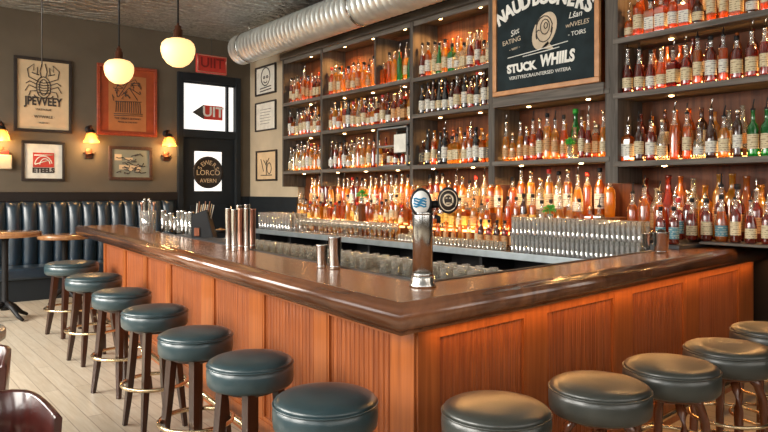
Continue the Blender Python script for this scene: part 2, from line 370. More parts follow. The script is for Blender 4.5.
def poster(e):
    P = [[(-.15, .05), (0, .3), (.12, .36), (.22, .2)], [(-.1, .08), (.02, .22), (.2, .12)], [(.02, .22), (.16, .02)], [(-.2, -.02), (.22, .0)], [(-.16, .05), (-.2, .18), (-.08, .2)], [(.06, .3), (.2, .3)], [(-.22, -.22), (.24, -.2)], [(-.22, -.25), (.24, -.23)]]
    for k in range(12): P.append([(-.18+k*.034, -.01), (-.19+k*.036, -.19)])
    rn = random.Random(5)
    for k in range(22):
        x, y = rn.uniform(-.22, .2), rn.uniform(.02, .30); P.append([(x, y), (x+rn.uniform(-.05, .06), y+rn.uniform(-.05, .06)), (x+rn.uniform(-.03, .08), y-rn.uniform(.0, .06))])
    strokes(e, P, MT['ink'], .006, .02); text('THE GREAT SEAWAY', .045, MT['ink'], e, 0, -.29, .018); text('PEVER OF THE EVER', .035, MT['ink'], e, 0, -.35, .018)
framed(ONY(3.53, WY, 3.02), .96, 1.14, .05, MT['pframe'], MT['orangep'], 'large red-orange framed poster with a tan sketch, behind the left globe lamp', draw=poster, inner=(0, -.04, .60, .90, MT['paper2']))
def redprint(e):
    MB().box(-.145, -.09, .016, .145, .13, .02).build('red_field', MT['redp'], e)
    strokes(e, [arc(0, -.06, .12, .14, .2, PI-.1), arc(.02, -.05, .07, .09, .1, PI), [(-.13, .09), (.13, .1)], [(-.12, -.05), (.1, .03)]], MT['paperw'], .008, .021)
    text('ETEELS', .10, MT['ink'], e, 0, -.14, .018, bold=.006)
framed(ONY(2.28, WY, 2.0), .60, .60, .04, MT['bframe'], MT['paperw'], 'square black framed red block print below the lobster print', draw=redprint)
def scene_p(e):
    rn = random.Random(3); P = []
    for k in range(26):
        x, y = rn.uniform(-.24, .18), rn.uniform(-.17, .15); P.append([(x, y), (x+rn.uniform(.02, .10), y+rn.uniform(-.03, .03)), (x+rn.uniform(.05, .12), y+rn.uniform(-.04, .04))])
    for k in range(9):
        x, y = rn.uniform(-.26, .14), rn.uniform(-.16, .06); MB().box(x, y, .0155+.0002*k, x+rn.uniform(.05, .12), y+rn.uniform(.03, .10), .018+.0003*k).build('pale_patch', MT['paper'], e)
    strokes(e, P, MT['ink'], .008, .021)
framed(ONY(3.58, WY, 2.0), .70, .55, .05, MT['nframe'], plain('sage_paper', (.25, .25, .19), .7, sc_=5), 'small brown framed landscape picture below the red poster', draw=scene_p)
def face(e):
    strokes(e, [arc(0, .06, .16, .16, 0, 2*PI, 14), arc(-.05, .05, .03, .02, 0, 2*PI, 6), arc(.06, .05, .03, .02, 0, 2*PI, 6), arc(0, -.02, .06, .03, PI, 2*PI, 6), [(-.2, -.14), (.2, -.12)], [(-.2, -.19), (.2, -.17)]], MT['ink'], .01)
framed(ONX(5.75, 10.43, 3.52), .74, .52, .03, MT['bframe'], MT['paperw'], 'topmost of the three small black framed prints beside the duct end', draw=face)
def cert(e): strokes(e, [[(-.2, .12-k*.05), (.2-.03*(k % 3), .12-k*.05)] for k in range(6)], MT['cabl'], .004)
framed(ONX(5.75, 10.43, 2.88), .74, .52, .025, MT['bframe'], MT['paperw'], 'middle of the three small framed prints beside the door, pale certificate with fine lines', draw=cert)
def tree_p(e): strokes(e, [[(0, -.16), (0, .1)], [(0, 0), (-.1, .1)], [(0, .03), (.1, .13)], [(-.2, .12), (-.1, -.1)], arc(.1, -.05, .08, .1, 0, 2*PI, 8), [(-.2, -.17), (.2, -.17)]], MT['ink'], .008)
framed(ONX(5.75, 10.40, 2.0), .74, .54, .03, MT['bframe'], MT['paper'], 'lowest of the three small black framed prints, tan sketch nearest the wainscot', draw=tree_p)

# ------------------------------------------------------------ wall sconces
def sconce(x, z, label):
    e = empty('wall_sconce', None, label, 'wall lamp', 'wall sconces on the door wall', mat=ONY(x, WY, z))
    M90 = Matrix.Rotation(0, 4, 'X')
    m = MB(); m.lathe([(.06, 0), (.06, .012), (.03, .025), (.0, .025)], 16, (0, .10, 0)); m.build('backplate', MT['black'], e)
    m = MB(); m.tube([(0, .10, .02), (0, .16, .08), (0, .15, .14), (0, .08, .155)], .011); m.build('arm', MT['bronze'], e)
    Rx = Matrix.Rotation(PI/2, 4, 'X')                     # lathe axis to local -Y (downwards)
    def down(prof, c): 
        mm = MB(); mm.lathe([(r, z_) for r, z_ in prof], 18, c, Rx, cap=False); return mm
    down([(.025, 0), (.05, .015), (.055, .04), (.085, .055)], (0, .09, .155)).build('cap', MT['black'], e)
    down([(.055, 0), (.085, .05), (.105, .12), (.125, .17)], (0, .05, .155)).build('glass_shade', glassy('amber_lamp_glass', (1, .62, .25), .55, .8), e)
    down([(.02, 0), (.045, .03), (.05, .08), (.03, .12), (.001, .135)], (0, .04, .155)).build('bulb', MT['bulb'], e)
    m = MB(); m.tube([(-.08, -.27, .02), (-.04, -.30, .05), (0, -.28, .06), (.04, -.30, .05), (.08, -.27, .02)], .014); m.box(-.05, -.36, 0, .05, -.2, .018, .006); m.build('scroll_bracket', MT['bronze'], e)
    l = bpy.data.lights.new('sconce_light', 'POINT'); l.energy = 13; l.color = (1, .56, .2); l.shadow_soft_size = .05
    lo = bpy.data.objects.new('sconce_light', l); C.objects.link(lo); lo.location = (x, WY-.17, z-.17)
    return e
sconce(1.70, 2.40, 'warm glowing wall sconce at the far left, above the cream box')
sconce(2.93, 2.42, 'warm glowing wall sconce between the red block print and the landscape picture')
sconce(4.17, 2.42, 'warm glowing wall sconce beside the door frame')
e = empty('wall_box', None, 'small cream box with a red top under the far left sconce', 'box', mat=ONY(1.76, WY, 1.98))
MB().box(-.09, -.11, 0, .09, .10, .09, .015).build('body', MT['plasterw'], e); MB().box(-.05, .1, .02, .05, .16, .08, .01).build('red_top', MT['red'], e)

# ------------------------------------------------------------ pendants
def pendant(x, y, zc, r, label):
    e = empty('globe_pendant_lamp', (x, y, zc), label, 'pendant lamp', 'globe pendant lamps')
    prof = [(0, -.92*r), (.35*r, -.87*r), (.65*r, -.68*r), (.88*r, -.38*r), (.99*r, -.02*r), (1.0*r, .25*r), (.93*r, .5*r), (.75*r, .68*r), (.45*r, .78*r), (.3*r, .80*r)]
    m = MB(); m.lathe(prof, 32, cap=False); m.build('opal_globe', MT['globe'], e)
    m = MB(); m.lathe([(.40*r, .74*r), (.42*r, .80*r), (.36*r, .86*r), (.28*r, .95*r), (.28*r, 1.30*r), (.20*r, 1.38*r), (.20*r, 1.55*r), (.08*r, 1.62*r), (.08*r, 1.75*r)], 20); m.build('fitter', MT['bronze'], e)
    m = MB(); m.tube([(0, 0, 1.7*r), (0, 0, ZC-zc)], .009, 8); m.build('stem', MT['black'], e)
    m = MB(); m.lathe([(.065, ZC-zc-.03), (.06, ZC-zc-.01), (.065, ZC-zc)], 20); m.build('canopy', MT['black'], e)
pendant(2.155, 7.004, 1.55+120*6.8/660, .146, 'lower left glowing globe pendant in front of the red poster')
pendant(2.241, 5.648, 1.55+139*5.8/660, .146, 'larger glowing globe pendant hanging highest, left of the exit sign')
e = empty('ceiling_cord', (1.538, 7.503, 2.86), 'thin plain cord hanging from the ceiling before the lobster print', 'cord')
MB().tube([(0, 0, 0), (0, 0, ZC-2.86)], .006, 8).build('cable', MT['cabl'], e)
MB().lathe([(.05, ZC-2.885), (.05, ZC-2.86)], 16).build('ceiling_rose', MT['black'], e)

# ------------------------------------------------------------ duct
e = empty('spiral_duct', (4.98, 0, 3.86), 'large round galvanised spiral duct along the ceiling above the bottle case', 'duct')
m = MB(); prof = []; y = -3.0; k = 0
while y < 9.80:
    prof += [(.236, y), (.236, y+.088), (.240, y+.096), (.240, y+.104)]; y += .112
prof += [(.20, 9.90), (.12, 9.92)]
m.lathe(prof, 40, (0, 0, 0), Matrix.Rotation(-PI/2, 4, 'X')); m.build('duct_pipe', MT['duct'], e)
for y in (9.6, 6.6, 3.6, .6):
    m = MB(); m.lathe([(.243, y-.02), (.247, y-.02), (.247, y+.02), (.243, y+.02)], 36, (0, 0, 0), Matrix.Rotation(-PI/2, 4, 'X'), cap=False); m.tube([(0, y, .24), (0, y, ZC-3.86)], .006, 6); m.build('strap', MT['steel'], e)

# ------------------------------------------------------------ banquette
e = empty('leather_banquette', (0, WY, 0), 'long channelled dark blue leather banquette against the door wall', 'bench')
x0, x1 = -1.6, 4.28
MB().box(x0, -.66, 0, x1, -.06, .30).build('base', MT['navy'], e)
m = MB(); xs = x0
while xs < x1-.1:
    xe = min(xs+.98, x1); m.box(xs+.004, -.70, .30, xe-.004, -.20, .47, .035); xs = xe
m.build('seat_cushion', MT['blue'], e)
m = MB(); n = 28; wch = (x1-x0)/n                              # vertical padded channels
for k in range(n):
    a = x0+k*wch; cols = []
    for j in range(9):
        t = j/8; xx = a+t*wch; bul = .075*math.sin(PI*t)**.6 if 0 < t < 1 else 0
        cols.append([(xx, -.10-bul*.9, .46), (xx, -.115-bul, .75), (xx, -.10-bul, 1.1), (xx, -.075-bul, 1.30), (xx, -.06-bul*.7, 1.37), (xx, -.055, 1.39)])
    V = [[m.b.verts.new(p) for p in c_] for c_ in cols]
    for j in range(8):
        for q in range(5): m._f((V[j][q], V[j+1][q], V[j+1][q+1], V[j][q+1]), True)
m.box(x0, -.055, .46, x1, -.02, 1.388)
m.build('channelled_backrest', MT['blue'], e)

# ------------------------------------------------------------ tables
def cafe_table(x, y, h, r, label, top=None):
    e = empty('round_cafe_table', (x, y, 0), label, 'table', 'round tables')
    MB().lathe([(r-.02, h-.06), (r, h-.052), (r, h-.008), (r-.008, h), (0, h)], 40).build('tabletop', top or MT['tabletop'], e)
    MB().lathe([(.10, h-.075), (.10, h-.06)], 20).build('mounting_plate', MT['black'], e)
    MB().lathe([(.05, .12), (.042, .16), (.036, .3), (.036, h-.12), (.05, h-.075)], 18).build('column', MT['black'], e)
    for k in range(4):
        a = k*PI/2+.5; m = MB(); pts = [(math.cos(a)*q, math.sin(a)*q, z) for q, z in ((.03, .20), (.12, .15), (.22, .06), (r*.75, .02))]
        m.tube(pts, [.035, .032, .026, .020], 8); m.build('foot', MT['black'], e)
cafe_table(1.448, 9.03, 1.06, .40, 'round wooden pedestal table at the far left edge, before the banquette')
cafe_table(2.30, 9.84, .95, .34, 'round wooden pedestal table between the banquette and the bar end')
cafe_table(.30, 4.48, .75, .42, 'low round table with a pale top behind the dark chairs at the left edge', plain('marble_top', (.55, .56, .48), .2, sc_=4, var=.3))

# ------------------------------------------------------------ barrel chairs
def barrel_chair(x, y, rz, label, h=.84):
    e = empty('barrel_back_chair', (x, y, 0), label, 'chair', 'dark red wooden chairs', rz)
    N = 26; R_ = .265; m = MB(); rows = []
    for i in range(N+1):
        a = lerp(-.60*PI, .60*PI, i/N); hh = h-.03*abs(i/N*2-1)**4
        ci, si = math.cos(a), math.sin(a); kk = (abs(ci)**5+abs(si)**5)**(-1/5); ci *= kk; si *= kk
        rows.append([Vector((q*ci, q*si*1.02, z)) for q, z in ((R_, .47), (R_+.014, .47), (R_+.032, hh-.006), (R_+.026, hh), (R_+.014, hh), (R_+.008, hh-.006))])
    V = [[m.b.verts.new(p) for p in r] for r in rows]
    for i in range(N):
        for q in range(6): m._f((V[i][q], V[i][(q+1) % 6], V[i+1][(q+1) % 6], V[i+1][q]), True)
    m._f(V[0]); m._f(V[-1][::-1]); m.build('curved_backrest', MT['chairwood'], e)
    MB().lathe([(.24, .42), (.262, .43), (.262, .46), (.25, .475), (0, .478)], 32).build('seat', MT['chairwood'], e)
    for sx in (-1, 1):
        for sy in (-1, 1): MB().tube([(sx*.17, sy*.17, .43), (sx*.20, sy*.20, .2), (sx*.225, sy*.225, 0)], [.021, .018, .014], 10).build('leg', MT['chairwood'], e)
barrel_chair(.27, 2.58, math.radians(95), 'dark red barrel chair nearest the camera at the bottom left corner', .79)
barrel_chair(.27, 3.50, math.radians(75), 'dark red barrel chair cut off by the left edge, behind the nearest chair', .80)

# ------------------------------------------------------------ bar: paths
LO = [Vector((2.25, 9.10)), Vector((1.63, 1.92)), Vector((5.88, 2.235))]      # outer line of the rail
def offset_path(P, d):
    out = []
    for i, p in enumerate(P):
        ns = []
        if i > 0: t = (P[i]-P[i-1]).normalized(); ns.append(Vector((-t.y, t.x)))
        if i < len(P)-1: t = (P[i+1]-P[i]).normalized(); ns.append(Vector((-t.y, t.x)))
        if len(ns) == 2: n = (ns[0]+ns[1]); n = n/(1+ns[0].dot(ns[1]))
        else: n = ns[0]
        out.append(p+n*d)
    return out
top = empty('bar_surface', (0, 0, 0), 'polished L-shaped wooden bar top with a heavy rounded rail', 'bar top')
prof = [(.065, 1.098), (.058, 1.110), (.046, 1.115), (.034, 1.112), (.026, 1.100), (.018, 1.096), (.008, 1.088), (.001, 1.072), (0, 1.05), (.004, 1.026), (.014, 1.010), (.022, 1.006), (.026, .992), (.045, .980), (.065, .978)]
m = MB(); cols = [offset_path(LO, d) for d, z in prof]
V = [[m.b.verts.new((cols[k][i].x, cols[k][i].y, prof[k][1])) for k in range(len(prof))] for i in range(3)]
for i in range(2):
    for k in range(len(prof)): m._f((V[i][k], V[i][(k+1) % len(prof)], V[i+1][(k+1) % len(prof)], V[i+1][k]), True)
m._f(V[0]); m._f(V[2][::-1])
o = m.build('rounded_rail', MT['rail'], top); o['label'] = 'dark glossy rounded bar rail'
IO = offset_path(LO, .060); inn = [Vector((2.80, 9.10)), Vector((2.17, 2.38)), Vector((5.88, 2.66))]
MB().prism([tuple(IO[0]), tuple(IO[1]), tuple(inn[1]), tuple(inn[0])], 1.05, 1.10).build('left_worktop', MT['bartop'], top)
MB().prism([tuple(IO[1]), tuple(IO[2]), tuple(inn[2]), tuple(inn[1])], 1.05, 1.10).build('right_worktop', MT['bartop2'], top)
m = MB(); ie = offset_path(inn, .03)
m.prism([tuple(inn[0]), tuple(inn[1]), tuple(ie[1]), tuple(ie[0])], 1.04, 1.104); m.prism([tuple(inn[1]), tuple(inn[2]), tuple(ie[2]), tuple(ie[1])], 1.04, 1.104); m.build('dark_inner_edge', MT['mat'], top)
# bar front cabinet
cab = empty('bar_counter', (0, 0, 0), 'L-shaped cherry wood bar front with beadboard panels', 'bar counter')
BL0, BC, BR1 = Vector((2.36, 8.20)), Vector((1.83, 2.05)), Vector((5.83, 2.342))
BL0 = BC+(Vector((2.25, 9.1))-Vector((1.63, 1.92))).normalized()*6.2
core = offset_path([BL0, BC, BR1], .012); cin = offset_path([BL0, BC, BR1], .30)
m = MB(); m.prism([tuple(core[0]), tuple(core[1]), tuple(cin[1]), tuple(cin[0])], 0, 1.05); m.prism([tuple(core[1]), tuple(core[2]), tuple(cin[2]), tuple(cin[1])], 0, 1.05)
m.build('carcass', MT['blackwood'], cab)
def face_run(A, B, stiles):
    """A->B seen from outside; stiles = list of (s0,s1) along the run; panels between them"""
    t = (B-A).normalized(); nrm = Vector((t.y, -t.x))         # outward
    def P(s, d, z): q = A+t*s+nrm*d; return (q.x, q.y, z)
    def bx(s0, s1, z0, z1, d0, d1, mat, name):
        MB().slab([P(s0, d0, z0), P(s1, d0, z0), P(s1, d0, z1), P(s0, d0, z1)], (nrm.x*(d1-d0), nrm.y*(d1-d0), 0)).build(name, mat, cab)
    L = (B-A).length
    bx(0, L, 0, .16, -.012, .018, MT['barstile'], 'plinth'); bx(0, L, .945, .99, -.012, .012, MT['barstile'], 'top_rail')
    for s0, s1 in stiles: bx(s0, s1, .16, .945, -.012, .012, MT['barstile'], 'stile')
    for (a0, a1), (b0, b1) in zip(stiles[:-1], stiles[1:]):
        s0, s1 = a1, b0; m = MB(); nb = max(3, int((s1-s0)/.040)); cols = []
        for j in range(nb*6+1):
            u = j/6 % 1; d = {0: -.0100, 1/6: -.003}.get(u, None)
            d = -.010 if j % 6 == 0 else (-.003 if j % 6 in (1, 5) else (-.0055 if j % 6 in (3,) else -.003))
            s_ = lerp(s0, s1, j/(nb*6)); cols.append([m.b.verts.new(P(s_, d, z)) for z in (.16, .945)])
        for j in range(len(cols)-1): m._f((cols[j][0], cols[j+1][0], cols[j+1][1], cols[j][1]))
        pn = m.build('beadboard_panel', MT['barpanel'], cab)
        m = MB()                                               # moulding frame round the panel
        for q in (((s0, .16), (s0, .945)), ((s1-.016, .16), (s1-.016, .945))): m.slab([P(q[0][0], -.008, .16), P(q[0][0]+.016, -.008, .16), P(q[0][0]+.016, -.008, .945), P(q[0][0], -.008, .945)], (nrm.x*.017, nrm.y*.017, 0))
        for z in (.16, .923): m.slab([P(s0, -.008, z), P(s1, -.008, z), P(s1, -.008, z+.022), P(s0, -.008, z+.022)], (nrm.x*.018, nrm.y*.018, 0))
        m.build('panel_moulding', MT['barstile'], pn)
bl = [(0, .1), (.86, 1.0), (1.55, 1.68), (2.42, 2.56)]
face_run(BL0, BC, [(0, .08), (1.00, 1.09), (1.85, 1.95), (2.60, 2.72), (3.54, 3.78), (4.46, 4.66), (5.33, 5.46), (6.04, 6.20)])
face_run(BC, BR1, [(0, .12), (.77, .945), (1.665, 1.875), (2.65, 2.87), (3.69, 4.01)])
MB().prism([(BL0.x-.005, BL0.y-.0), (BL0.x+.28, BL0.y-.02), (BL0.x+.28, BL0.y), (BL0.x-.005, BL0.y+.02)], 0, 1.0).build('end_panel', MT['barstile'], cab)
MB().slab([(1.85, 2.005, .985), (5.80, 2.297, .985), (5.80, 2.309, .985), (1.85, 2.017, .985)], (0, 0, -.006)).build('under_rail_light', MT['led'], cab)
area('under_rail', (3.85, 2.135, .972), (math.radians(-12), 0, math.atan2(.292, 3.95)), 3.9, .02, 7, (1, .50, .16))
# foot rail
m = MB(); fo = offset_path([BL0, BC, BR1], -.16); m.tube([(p.x, p.y, .18) for p in (fo[0], fo[1], fo[2])], .022, 12); m.build('foot_rail', MT['brass'], cab)
for p, q, k in ((fo[0], fo[1], 4), (fo[1], fo[2], 3)):
    for j in range(k):
        c_ = p.lerp(q, (j+.5)/k); t = (q-p).normalized(); n_ = Vector((-t.y, t.x)); m = MB()
        m.tube([(c_.x, c_.y, .16), (c_.x, c_.y, .08), (c_.x+n_.x*.12, c_.y+n_.y*.12, .08), (c_.x+n_.x*.145, c_.y+n_.y*.145, .08)], .010); m.build('rail_bracket', MT['brass'], cab)

# ------------------------------------------------------------ bar stools
def leg_square(m, pts, rs): return m.tube(pts, rs, 4)
def stool_master(kind):
    e = empty('bar_stool', (0, 0, 0), 'x', 'bar stool')
    lm = MT['darkleg'] if kind == 'L' else MT['redleg']; sm = MT['teal'] if kind == 'L' else MT['olive']
    m = MB(); m.lathe([(.175, .640), (.192, .645), (.203, .658), (.206, .690), (.206, .715), (.200, .733), (.196, .737)], 44); s_ = m.build('seat_band', sm, e)
    m = MB(); m.lathe([(.196, .735), (.201, .742), (.196, .753), (.175, .764), (.13, .771), (.06, .774), (0, .775)], 44, cap=False); m.build('seat_top', sm, e)
    m = MB(); m.tube([(.203*math.cos(a*PI/24), .203*math.sin(a*PI/24), .738) for a in range(48)], .0045, 6, True); m.build('piping', sm, s_)
    m = MB(); m.lathe([(.12, .615), (.13, .620), (.13, .640)], 28); m.build('under_plate', lm, e)
    for k in range(4):
        a = PI/4+k*PI/2; c_, s2 = math.cos(a), math.sin(a); m = MB()
        if kind == 'L': m.tube([(c_*r, s2*r, z) for r, z in ((.130, .63), (.145, .45), (.170, .2), (.195, 0))], [.030, .029, .025, .018], 4)
        else: m.tube([(c_*r, s2*r, z) for r, z in ((.09, .615), (.125, .58), (.150, .50), (.158, .38), (.165, .2), (.195, 0))], [.020, .021, .021, .020, .018, .015], 10)
        m.build('leg', lm, e)
    for z, R_ in (((.285, .200),) if kind == 'L' else ((.27, .20), (.42, .175))):
        m = MB(); m.tube([(R_*math.cos(a*PI/20), R_*math.sin(a*PI/20), z) for a in range(40)], (.0125 if kind == 'L' else .009), 8, True); m.build('foot_ring', MT['brass'], e)
    return e
def apx(px, py, z):
    t = (1.55-z)*660/(py-191); r = (px-384)/660; c_, s_ = math.cos(HEAD), math.sin(HEAD); return ((r*c_+s_)*t, (-r*s_+c_)*t)
LS = [(72, 261, 1.32, 'farthest bar stool, teal leather, beside the banquette'), (94, 274, 1.18, 'second farthest teal leather bar stool along the left side of the bar'),
      (122, 289, 1.06, 'third farthest teal leather bar stool along the left side of the bar'), (155, 306, 1.03, 'middle teal leather stool of the seven along the left side of the bar'),
      (196, 329, .98, 'third nearest teal leather stool along the left side of the bar'), (250.5, 355, .97, 'teal leather stool just behind the one left of the bar corner'),
      (325.5, 392, .97, 'teal leather stool immediately left of the bar corner, cut off below')]
RS = [(496, 401, .96, 'olive-topped stool immediately right of the bar corner, cut off below'), (599.5, 379, .98, 'second olive-topped stool from the corner on the right side of the bar'),
      (671, 360, 1.0, 'third olive-topped stool from the corner, middle of the right-hand row'), (729, 343, 1.03, 'fourth olive-topped stool from the corner in the right-hand row'),
      (770, 325, 1.0, 'farthest right-hand stool, cut off by the right edge of the photo')]
for kind, lst in (('L', LS), ('R', RS)):
    proto = stool_master(kind)
    for i, (px_, py_, s_, lab) in enumerate(lst):
        x, y = apx(px_, py_, .79)
        o = proto if i == 0 else copy_tree(proto)
        o.location = (x, y, 0); o.scale = (s_, s_, 1.02); o.rotation_euler = (0, 0, random.uniform(-.25, .25)+(.3 if kind == 'L' else .1)); o['label'] = lab; o['group'] = 'teal stools along the left of the bar' if kind == 'L' else 'olive stools along the right of the bar'

# ------------------------------------------------------------ back counter, station, bottle case
cnt = empty('back_counter', (0, 0, 0), 'dark back bar counter with a pale steel edge below the bottles', 'counter')
MB().box(4.93, 2.79, .915, 5.88, 9.34, .96).build('countertop', MT['counter'], cnt)
MB().box(4.90, 2.72, .895, 4.93, 9.34, .965, .006).build('steel_edge', MT['edge'], cnt)
m = MB(); m.box(5.50, 2.72, 0, 5.88, 9.34, .915); yy = 2.74
m.box(5.0, 2.72, 0, 5.5, 9.34, .12); m.build('cabinet_body', MT['black'], cnt)
for k in range(8): MB().box(5.0, 2.72+k*.937, .12, 5.5, 2.76+k*.937, .915).build('divider', MT['black'], cnt)
MB().box(5.05, 2.76, .52, 5.5, 9.28, .545).build('shelf', MT['counter'], cnt)
stn = empty('underbar_station', (0, 0, 0), 'low steel glass drying station behind the bar below the back counter', 'workbench')
MB().box(3.68, 3.42, .78, 4.42, 8.6, .815, .005).build('steel_top', MT['counter'], stn)
MB().box(4.38, 3.42, .815, 4.42, 8.6, .86).build('backsplash', MT['edge'], stn)
MB().box(3.74, 3.46, .10, 4.40, 8.56, .78).build('cabinet_body', MT['black'], stn)
for x in (3.76, 4.34):
    for y in (3.5, 8.5): MB().lathe([(.02, 0), (.02, .10)], 10, (x, y, 0)).build('leg', MT['steel'], stn)
ldg = empty('raised_ledge', (0, 0, 0), 'dark raised ledge of bottles at the right end of the bar', 'ledge')
MB().box(4.92, 2.50, 1.102, 5.88, 2.71, 1.13).build('ledge_front', MT['mat'], ldg)
MB().box(4.92, 2.71, .962, 5.38, 2.78, 1.13, .004).build('ledge_block', MT['mat'], ldg)
MB().box(5.36, 2.50, .962, 5.88, 3.38, 1.13, .004).build('ledge_block', MT['mat'], ldg)

CF, CB = 5.45, 5.86
case = empty('bottle_case', (0, 0, 0), 'tall weathered wood back bar shelving case full of lit bottles', 'shelving')
bays = [(9.34, 8.20), (8.20, 6.18), (6.18, 4.86), (4.86, 3.40), (3.40, 1.50)]
zs = [[2.96, 2.43, 1.87], [2.96, 2.44, 1.87], [2.95, 2.50, 1.87], [2.50, 1.87], [2.94, 2.44, 1.82]]
MB().box(CB, 1.50, 1.12, WX, 9.34, 3.72).build('back_panel', MT['casewood'], case)
for y, hw in ((9.32, .02), (8.20, .025), (6.18, .03), (4.86, .045), (3.40, .065), (1.52, .03)):
    MB().box(CF-.012, y-hw, 1.62 if y > 3 else 1.14, CB, y+hw, 3.70, .004).build('upright', MT['weatherv'], case)
MB().box(CF-.05, 1.48, 3.66, CB, 9.36, 3.76, .006).build('cornice', MT['weather'], case)
MB().box(CF, 1.50, 3.60, CF+.02, 9.34, 3.66).build('cornice_board', MT['weather'], case)
for (a, b), zz in zip(bays, zs):
    for z in zz: MB().box(CF-.02, b+.02, z-.05, CB, a-.02, z, .004).build('shelf', MT['weather'], case)
    for z in [3.66]+zz:
        zt = z-.05 if z != 3.66 else z
        if (a, b) == bays[3] and z == 3.66: continue
        if z != 3.66:
            MB().box(CF+.150, b+.06, z+.002, CF+.165, a-.06, z+.014).build('light_strip', MT['led'], case)
            area('shelf_strip', (CF+.150, (a+b)/2, z+.03), (0, math.radians(120), 0), .02, a-b-.15, 2.6*(a-b), (1, .48, .13))
        nl = max(1, round((a-b)/.8))
        for q in range(nl):
            yq = lerp(a, b, (q+.5)/nl); MB().lathe([(.018, zt-.008), (.022, zt)], 12, (CF+(.17 if z != min(zz) else .05), yq, 0)).build('puck_light', MT['puck'], case)
            l = bpy.data.lights.new('puck', 'SPOT'); l.energy = 34 if z > 3.5 else (7 if z > 2 else 24); l.color = (1, .50, .17); l.spot_size = 2.7; l.spot_blend = .6; l.shadow_soft_size = .03
            lo = bpy.data.objects.new('puck', l); C.objects.link(lo); lo.location = (CF+(.17 if z != min(zz) else .05), yq, zt-.03)
MB().box(CF+.01, 6.21, 3.0, CF+.40, 6.24, 3.58).build('dark_liner', MT['blackwood'], case)
MB().box(CB-.02, 6.22, 2.97, CB-.005, 6.92, 3.6).build('dark_liner', MT['blackwood'], case)
MB().box(CF-.01, 6.90, 2.97, CB, 6.93, 3.6).build('divider', MT['weatherv'], case)
MB().box(CF-.03, 3.47, 2.45, CF-.012, 4.82, 2.56, .003).build('fascia_board', MT['weather'], case)
# stepped bottle risers on the counter
MB().box(5.22, 1.52, 1.131, 5.86, 2.49, 1.150, .003).build('bottom_board', MT['weather'], case)
rs_ = empty('bottle_riser', (0, 0, 0), 'stepped amber lit riser carrying bottle rows on the back counter', 'riser')
MB().box(5.40, 3.42, .965, 5.60, 9.02, 1.12, .003).build('step', MT['casewood'], rs_)
MB().box(5.60, 3.42, .965, 5.84, 9.02, 1.30, .003).build('step', MT['casewood'], rs_)
for k in range(6):
    a = 3.5+k*.92
    MB().box(5.388, a, 1.09, 5.398, a+.85, 1.11).build('light_strip', MT['led'], rs_)
    area('riser_strip', (5.37, a+.43, 1.13), (0, math.radians(-70), 0), .03, .85, 4.5 if k < 2 else 1.5, (1, .58, .2))
area('riser_back', (5.845, 6.35, 1.45), (0, math.radians(80), 0), .30, 5.6, 18, (1, .50, .13))

# ------------------------------------------------------------ chalkboard
cb = empty('chalkboard_sign', None, 'wood framed chalkboard with white lettering hung on the bottle case', 'sign', mat=ONX(CF-.035, 4.14, 3.17))
w_, h_ = 1.30, 1.22
m = MB(); f_ = .05
for a, b, c_, d_ in ((-w_/2, -h_/2, w_/2, -h_/2+f_), (-w_/2, h_/2-f_, w_/2, h_/2), (-w_/2, -h_/2+f_, -w_/2+f_, h_/2-f_), (w_/2-f_, -h_/2+f_, w_/2, h_/2-f_)): m.box(a, b, 0, c_, d_, .04, .006)
m.build('frame', MT['oframe'], cb); MB().box(-w_/2+.03, -h_/2+.03, .005, w_/2-.03, h_/2-.03, .02).build('slate', MT['chalk'], cb)
AX = (-.54, -.435, -.325, -.215, 0, -.085, .02, .13, .235, .34, .44, .535); AY = (.215, .265, .295, .315, 0, .325, .315, .295, .265, .225, .18, .13)
for i, ch in enumerate('NAUD BOUNERS'):
    if ch != ' ': text(ch, .165, MT['chalkw'], cb, AX[i], AY[i], .0215, rot=lerp(.35, -.4, i/11), bold=.008, sy=1.15)
m = MB(); m.lathe([(0, 0), (.001, .002), (1, .002)], 28, cap=False); me = m.b
for v in m.b.verts: v.co.x *= .145; v.co.y *= .18; v.co.x += .02+v.co.y*.25; v.co.y += -.02; v.co.z += .021
m.prism([(.06, -.13), (.14, -.22), (-.02, -.19)], .021, .023); m.build('shell_drawing', MT['chalkt'], cb)
strokes(cb, [arc(.02, .0, .10, .13, .3, 2*PI, 14), arc(.03, .02, .055, .075, 0, 2*PI, 12), arc(.04, .03, .022, .03, 0, 2*PI, 8), arc(-.05, -.05, .03, .05, 1, 4, 6), [(-.08, .06), (-.05, .11), (0, .12)], [(.10, -.05), (.12, .04)]], MT['bframe'], .006, .024, 'shell_lines')
text('Sitt', .085, MT['chalkw'], cb, -.36, .035, .0215, rot=.25, shear=.3); text('EATING', .07, MT['chalkt'], cb, -.40, -.05, .0215, rot=.1); text('- wxv -', .05, MT['chalkt'], cb, -.36, -.13, .0215, rot=.1)
text('Lšan', .085, MT['chalkw'], cb, .38, .07, .0215, shear=.3); text('wNVELES', .065, MT['chalkt'], cb, .40, -.02, .0215, shear=.2); text('- TOIRS', .06, MT['chalkw'], cb, .40, -.11, .0215)
text('STUCK', .118, MT['chalkw'], cb, -.27, -.345, .0215, bold=.006, shear=-.1); text('WHIILS', .125, MT['chalkw'], cb, .17, -.32, .0215, bold=.006, shear=.1, sy=1.25)
text('VERSTYRECRAUNTERSED WITERA', .050, MT['chalkw'], cb, -.05, -.44, .0215)
strokes(cb, [[(-.45, -.22), (-.1, -.20), (.3, -.17)], [(-.25, -.235), (.05, -.22), (.2, -.21)]], MT['chalkw'], .005, .022, 'underline')

